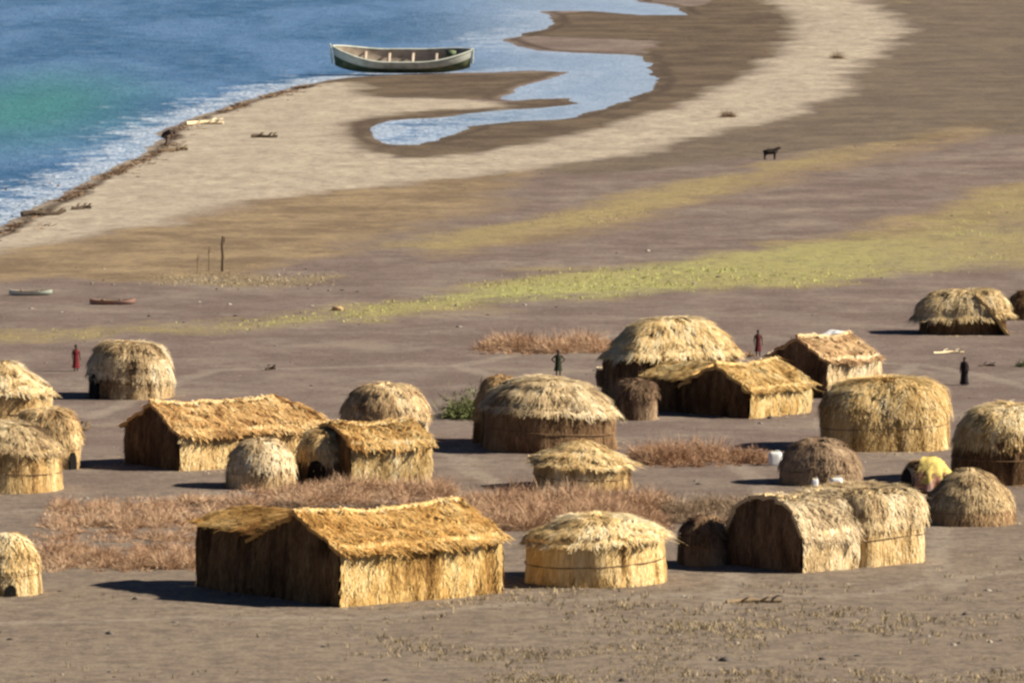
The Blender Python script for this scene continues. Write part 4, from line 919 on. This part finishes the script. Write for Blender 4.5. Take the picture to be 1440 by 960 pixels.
# ------------------------------------------------------------------ ground cover: grass, dry tufts, gravel
def free(P):
    ok = np.ones(len(P), bool)
    for x, y, r_ in FOOT: ok &= (P[:, 0] - x) ** 2 + (P[:, 1] - y) ** 2 > (r_ * .95) ** 2
    return ok
def scatter_poly(pl, n, soft=3.0, amp=2.0):
    lo, hi = pl.min(0), pl.max(0); lo = np.maximum(lo, [-60, 380]); hi = np.minimum(hi, [60, 1080])
    P = rng.uniform(lo, hi, (n, 2))
    wq = np.stack([1.3 * fbm(P, .16, 1) + .35 * fbm(P, .8, 2), 2.4 * fbm(P, .13, 3) + .9 * fbm(P, .6, 4)], 1)
    d = sdist(P + wq * amp, pl)
    return P[d / soft + .5 > rng.uniform(0, 1, n)]
def tufts(name, label, P, h, w, mat, tone, per=4):
    P = P[np.abs(P[:, 0]) < P[:, 1] * .058 + 2]
    P = P[free(P)]
    P = np.repeat(P, per, 0); n = len(P)
    cl = fbm(P, .35, 71)
    base = np.concatenate([P + rng.normal(0, .07, (n, 2)), np.full((n, 1), -.06)], 1)
    an = rng.uniform(0, 2 * math.pi, n); sdv = np.stack([np.cos(an), np.sin(an), 0 * an], 1)
    hh = h * rng.uniform(.5, 1.4, n)[:, None] * (1 + .5 * cl)[:, None]
    tip = base + np.concatenate([rng.normal(0, .5, (n, 2)) * hh, np.ones((n, 1)) * hh + .06], 1)
    ww = w * rng.uniform(.6, 1.4, n)[:, None]
    vv = np.stack([base - sdv * ww, base + sdv * ww, tip + sdv * ww * .3, tip - sdv * ww * .3], 1)
    tn = np.clip(tone + .2 * cl + rng.normal(0, .17, n), 0, 1)
    mb = MB(); mb.add(vv.reshape(-1, 3), np.arange(n)[:, None] * 4 + np.arange(4), np.repeat(tn, 4))
    o = mb.build(name, mat); o['kind'] = 'stuff'; o['label'] = label; o['category'] = 'grass'
    return o
Pg = np.concatenate([scatter_poly(GR1, 46000, 4, 2.2)])
keep = rng.uniform(0, 1, len(Pg)) < np.clip((Pg[:, 0] + 28) / 20, .3, 1) * np.clip((40 - Pg[:, 0]) / 22, .35, 1) * np.clip(.8 + .7 * fbm(Pg, .12, 77), .3, 1)
tufts('grass', 'short yellow green grass in a strip across the plain', Pg[keep], .13, .035, GRASS, .58, 4)
Pg = np.concatenate([scatter_poly(GR2, 18000, 4, 2.0), scatter_poly(GR3, 1500, 4, 1.5)])
keep = rng.uniform(0, 1, len(Pg)) < np.clip(.5 + fbm(Pg, .12, 78), .1, 1)
tufts('grass', 'sparse straw coloured grass in streaks above the green strip', Pg[keep], .12, .03, DRYGR, .7, 3)
P = rng.uniform([-24, 385], [30, 452], (34000, 2))
dn = np.clip((452 - P[:, 1]) / 55, 0, 1) * np.clip((P[:, 0] + 10) / 9, .04, 1) * np.clip(.35 + 1.2 * fbm(P, .22, 79), 0, 1)
P = P[rng.uniform(0, 1, len(P)) < dn]
tufts('dry_grass', 'low dry tufts scattered over the ground in front', P, .17, .028, DRYGR, .5, 6)

# weed and debris washed up along the left shore
ln = poly([(-20, 338), (50, 303), (105, 272), (160, 244), (205, 223), (232, 205), (248, 184), (300, 160), (370, 138), (430, 122)])
seg = rng.integers(0, len(ln) - 1, 900); f_ = rng.uniform(0, 1, (900, 1)); P = ln[seg] * (1 - f_) + ln[seg + 1] * f_
P = P + np.stack([rng.exponential(.5, 900) - .15, rng.normal(0, .8, 900) - .6], 1)
P = P[rng.uniform(0, 1, 900) < np.clip(.35 + 1.1 * fbm(P, .3, 91), .05, 1)]
P = np.repeat(P, 14, 0); n = len(P); big_ = np.clip(1 + fbm(P, .4, 92), .4, 2)[:, None]
base = np.concatenate([P + rng.normal(0, .16, (n, 2)) * big_, np.full((n, 1), .02)], 1)
dr = np.stack([rng.normal(0, 1, n), rng.normal(0, 1, n), np.abs(rng.normal(.25, .25, n))], 1)
tip = base + dr * .3 * big_; sdv = np.cross(dr, rng.normal(0, 1, (n, 3))); sdv /= np.linalg.norm(sdv, axis=1)[:, None]; sdv *= .035
vv = np.stack([base - sdv, base + sdv, tip + sdv * .4, tip - sdv * .4], 1)
mb = MB(); mb.add(vv.reshape(-1, 3), np.arange(n)[:, None] * 4 + np.arange(4), np.repeat(np.clip(.3 + .5 * fbm(P, .25, 93) + rng.normal(0, .12, n), 0, 1), 4))
o = mb.build('debris', TWIGG); o['kind'] = 'stuff'

# straw fallen round the foot of the huts
L_ = []
for x, y, r_ in FOOT:
    n = int(140 * r_); a_ = rng.uniform(0, 2 * math.pi, n); q = r_ * (.9 + np.abs(rng.normal(0, .28, n)))
    L_.append(np.stack([x + q * np.cos(a_), y + q * np.sin(a_)], 1))
P = np.concatenate(L_); n = len(P)
base = np.concatenate([P, np.full((n, 1), .0)], 1); base[:, 2] += rng.uniform(.0, .05, n)
a_ = rng.uniform(0, 6.28, n); dr = np.stack([np.cos(a_), np.sin(a_), rng.uniform(0, .25, n)], 1); sdv = np.stack([-np.sin(a_), np.cos(a_), 0 * a_], 1) * .025
tip = base + dr * rng.uniform(.12, .45, n)[:, None]
mb = MB(); mb.add(np.stack([base - sdv, base + sdv, tip + sdv * .5, tip - sdv * .5], 1).reshape(-1, 3), np.arange(n)[:, None] * 4 + np.arange(4), np.repeat(np.clip(rng.normal(.5, .2, n), 0, 1), 4))
o = mb.build('litter', PALE); o['kind'] = 'stuff'

# gravel
bm = bmesh.new(); bmesh.ops.create_icosphere(bm, subdivisions=1, radius=1); sv = np.array([q.co[:] for q in bm.verts]); sf = np.array([[q.index for q in fc_.verts] for fc_ in bm.faces]); bm.free()
n = 26000
P = np.stack([rng.uniform(-40, 40, n), 380 + 360 * rng.uniform(0, 1, n) ** 1.5], 1)
P = P[(np.abs(P[:, 0]) < P[:, 1] * .058) & (rng.uniform(0, 1, n) < np.clip(.45 + fbm(P, .15, 81) + .5 * (P[:, 1] < 440), .05, 1))]
P = P[free(P)]; n = len(P)
r_ = .038 * np.exp(rng.normal(0, .6, n)); r_ = np.minimum(r_, .2)
an = rng.uniform(0, 6.28, n); sc = rng.uniform(.6, 1.4, (n, 3)) * np.array([1, 1, .7])
v3 = sv[None] * sc[:, None] * r_[:, None, None]; ca, sa = np.cos(an)[:, None], np.sin(an)[:, None]
v3 = np.stack([v3[..., 0] * ca - v3[..., 1] * sa, v3[..., 0] * sa + v3[..., 1] * ca, v3[..., 2]], 2)
v3[..., 0] += P[:, 0:1]; v3[..., 1] += P[:, 1:2]; v3[..., 2] += r_[:, None] * .25 - .02
mb = MB(); mb.add(v3.reshape(-1, 3), (np.arange(n)[:, None, None] * len(sv) + sf[None]).reshape(-1, 3), np.repeat(np.clip(rng.normal(.42, .22, n), 0, 1), len(sv)))
o = mb.build('gravel', STONE); o['kind'] = 'stuff'

# ------------------------------------------------------------------ light, sky, camera
sun_to = Vector((.993 * math.cos(R(33)), -.12 * math.cos(R(33)), math.sin(R(33)))).normalized()
sl = bpy.data.lights.new('sun', 'SUN'); sl.energy = 5.0; sl.angle = R(.5); sl.color = (1.0, .93, .80)
so = bpy.data.objects.new('sun', sl); C.objects.link(so); so.rotation_euler = sun_to.to_track_quat('Z', 'Y').to_euler(); so.location = (60, 350, 80)
w = bpy.data.worlds.new('World'); bpy.context.scene.world = w; w.use_nodes = True
nt = w.node_tree; bg = nt.nodes['Background']; sk = nt.nodes.new('ShaderNodeTexSky'); sk.sky_type = 'NISHITA'; sk.sun_disc = False
sk.sun_elevation = R(33); sk.sun_rotation = math.atan2(sun_to.x, sun_to.y); sk.altitude = 1500; sk.air_density = .42; sk.dust_density = .3; sk.ozone_density = 2.5
nt.links.new(sk.outputs[0], bg.inputs[0]); bg.inputs[1].default_value = .05
cam = bpy.data.cameras.new('camera'); cam.sensor_width = 36; cam.lens = 36 * F / 1440; cam.clip_start = 1; cam.clip_end = 60000
co = bpy.data.objects.new('camera', cam); C.objects.link(co); co.location = (0, 0, H); co.rotation_euler = (math.pi / 2 - D, 0, 0)
sc_ = bpy.context.scene; sc_.camera = co
sc_.view_settings.view_transform = 'Standard'; sc_.view_settings.look = 'None'; sc_.view_settings.gamma = 1; sc_.view_settings.exposure = 1.08
sc_.cycles.filter_width = 2.7
sc_.cycles.max_bounces = 4; sc_.cycles.diffuse_bounces = 1
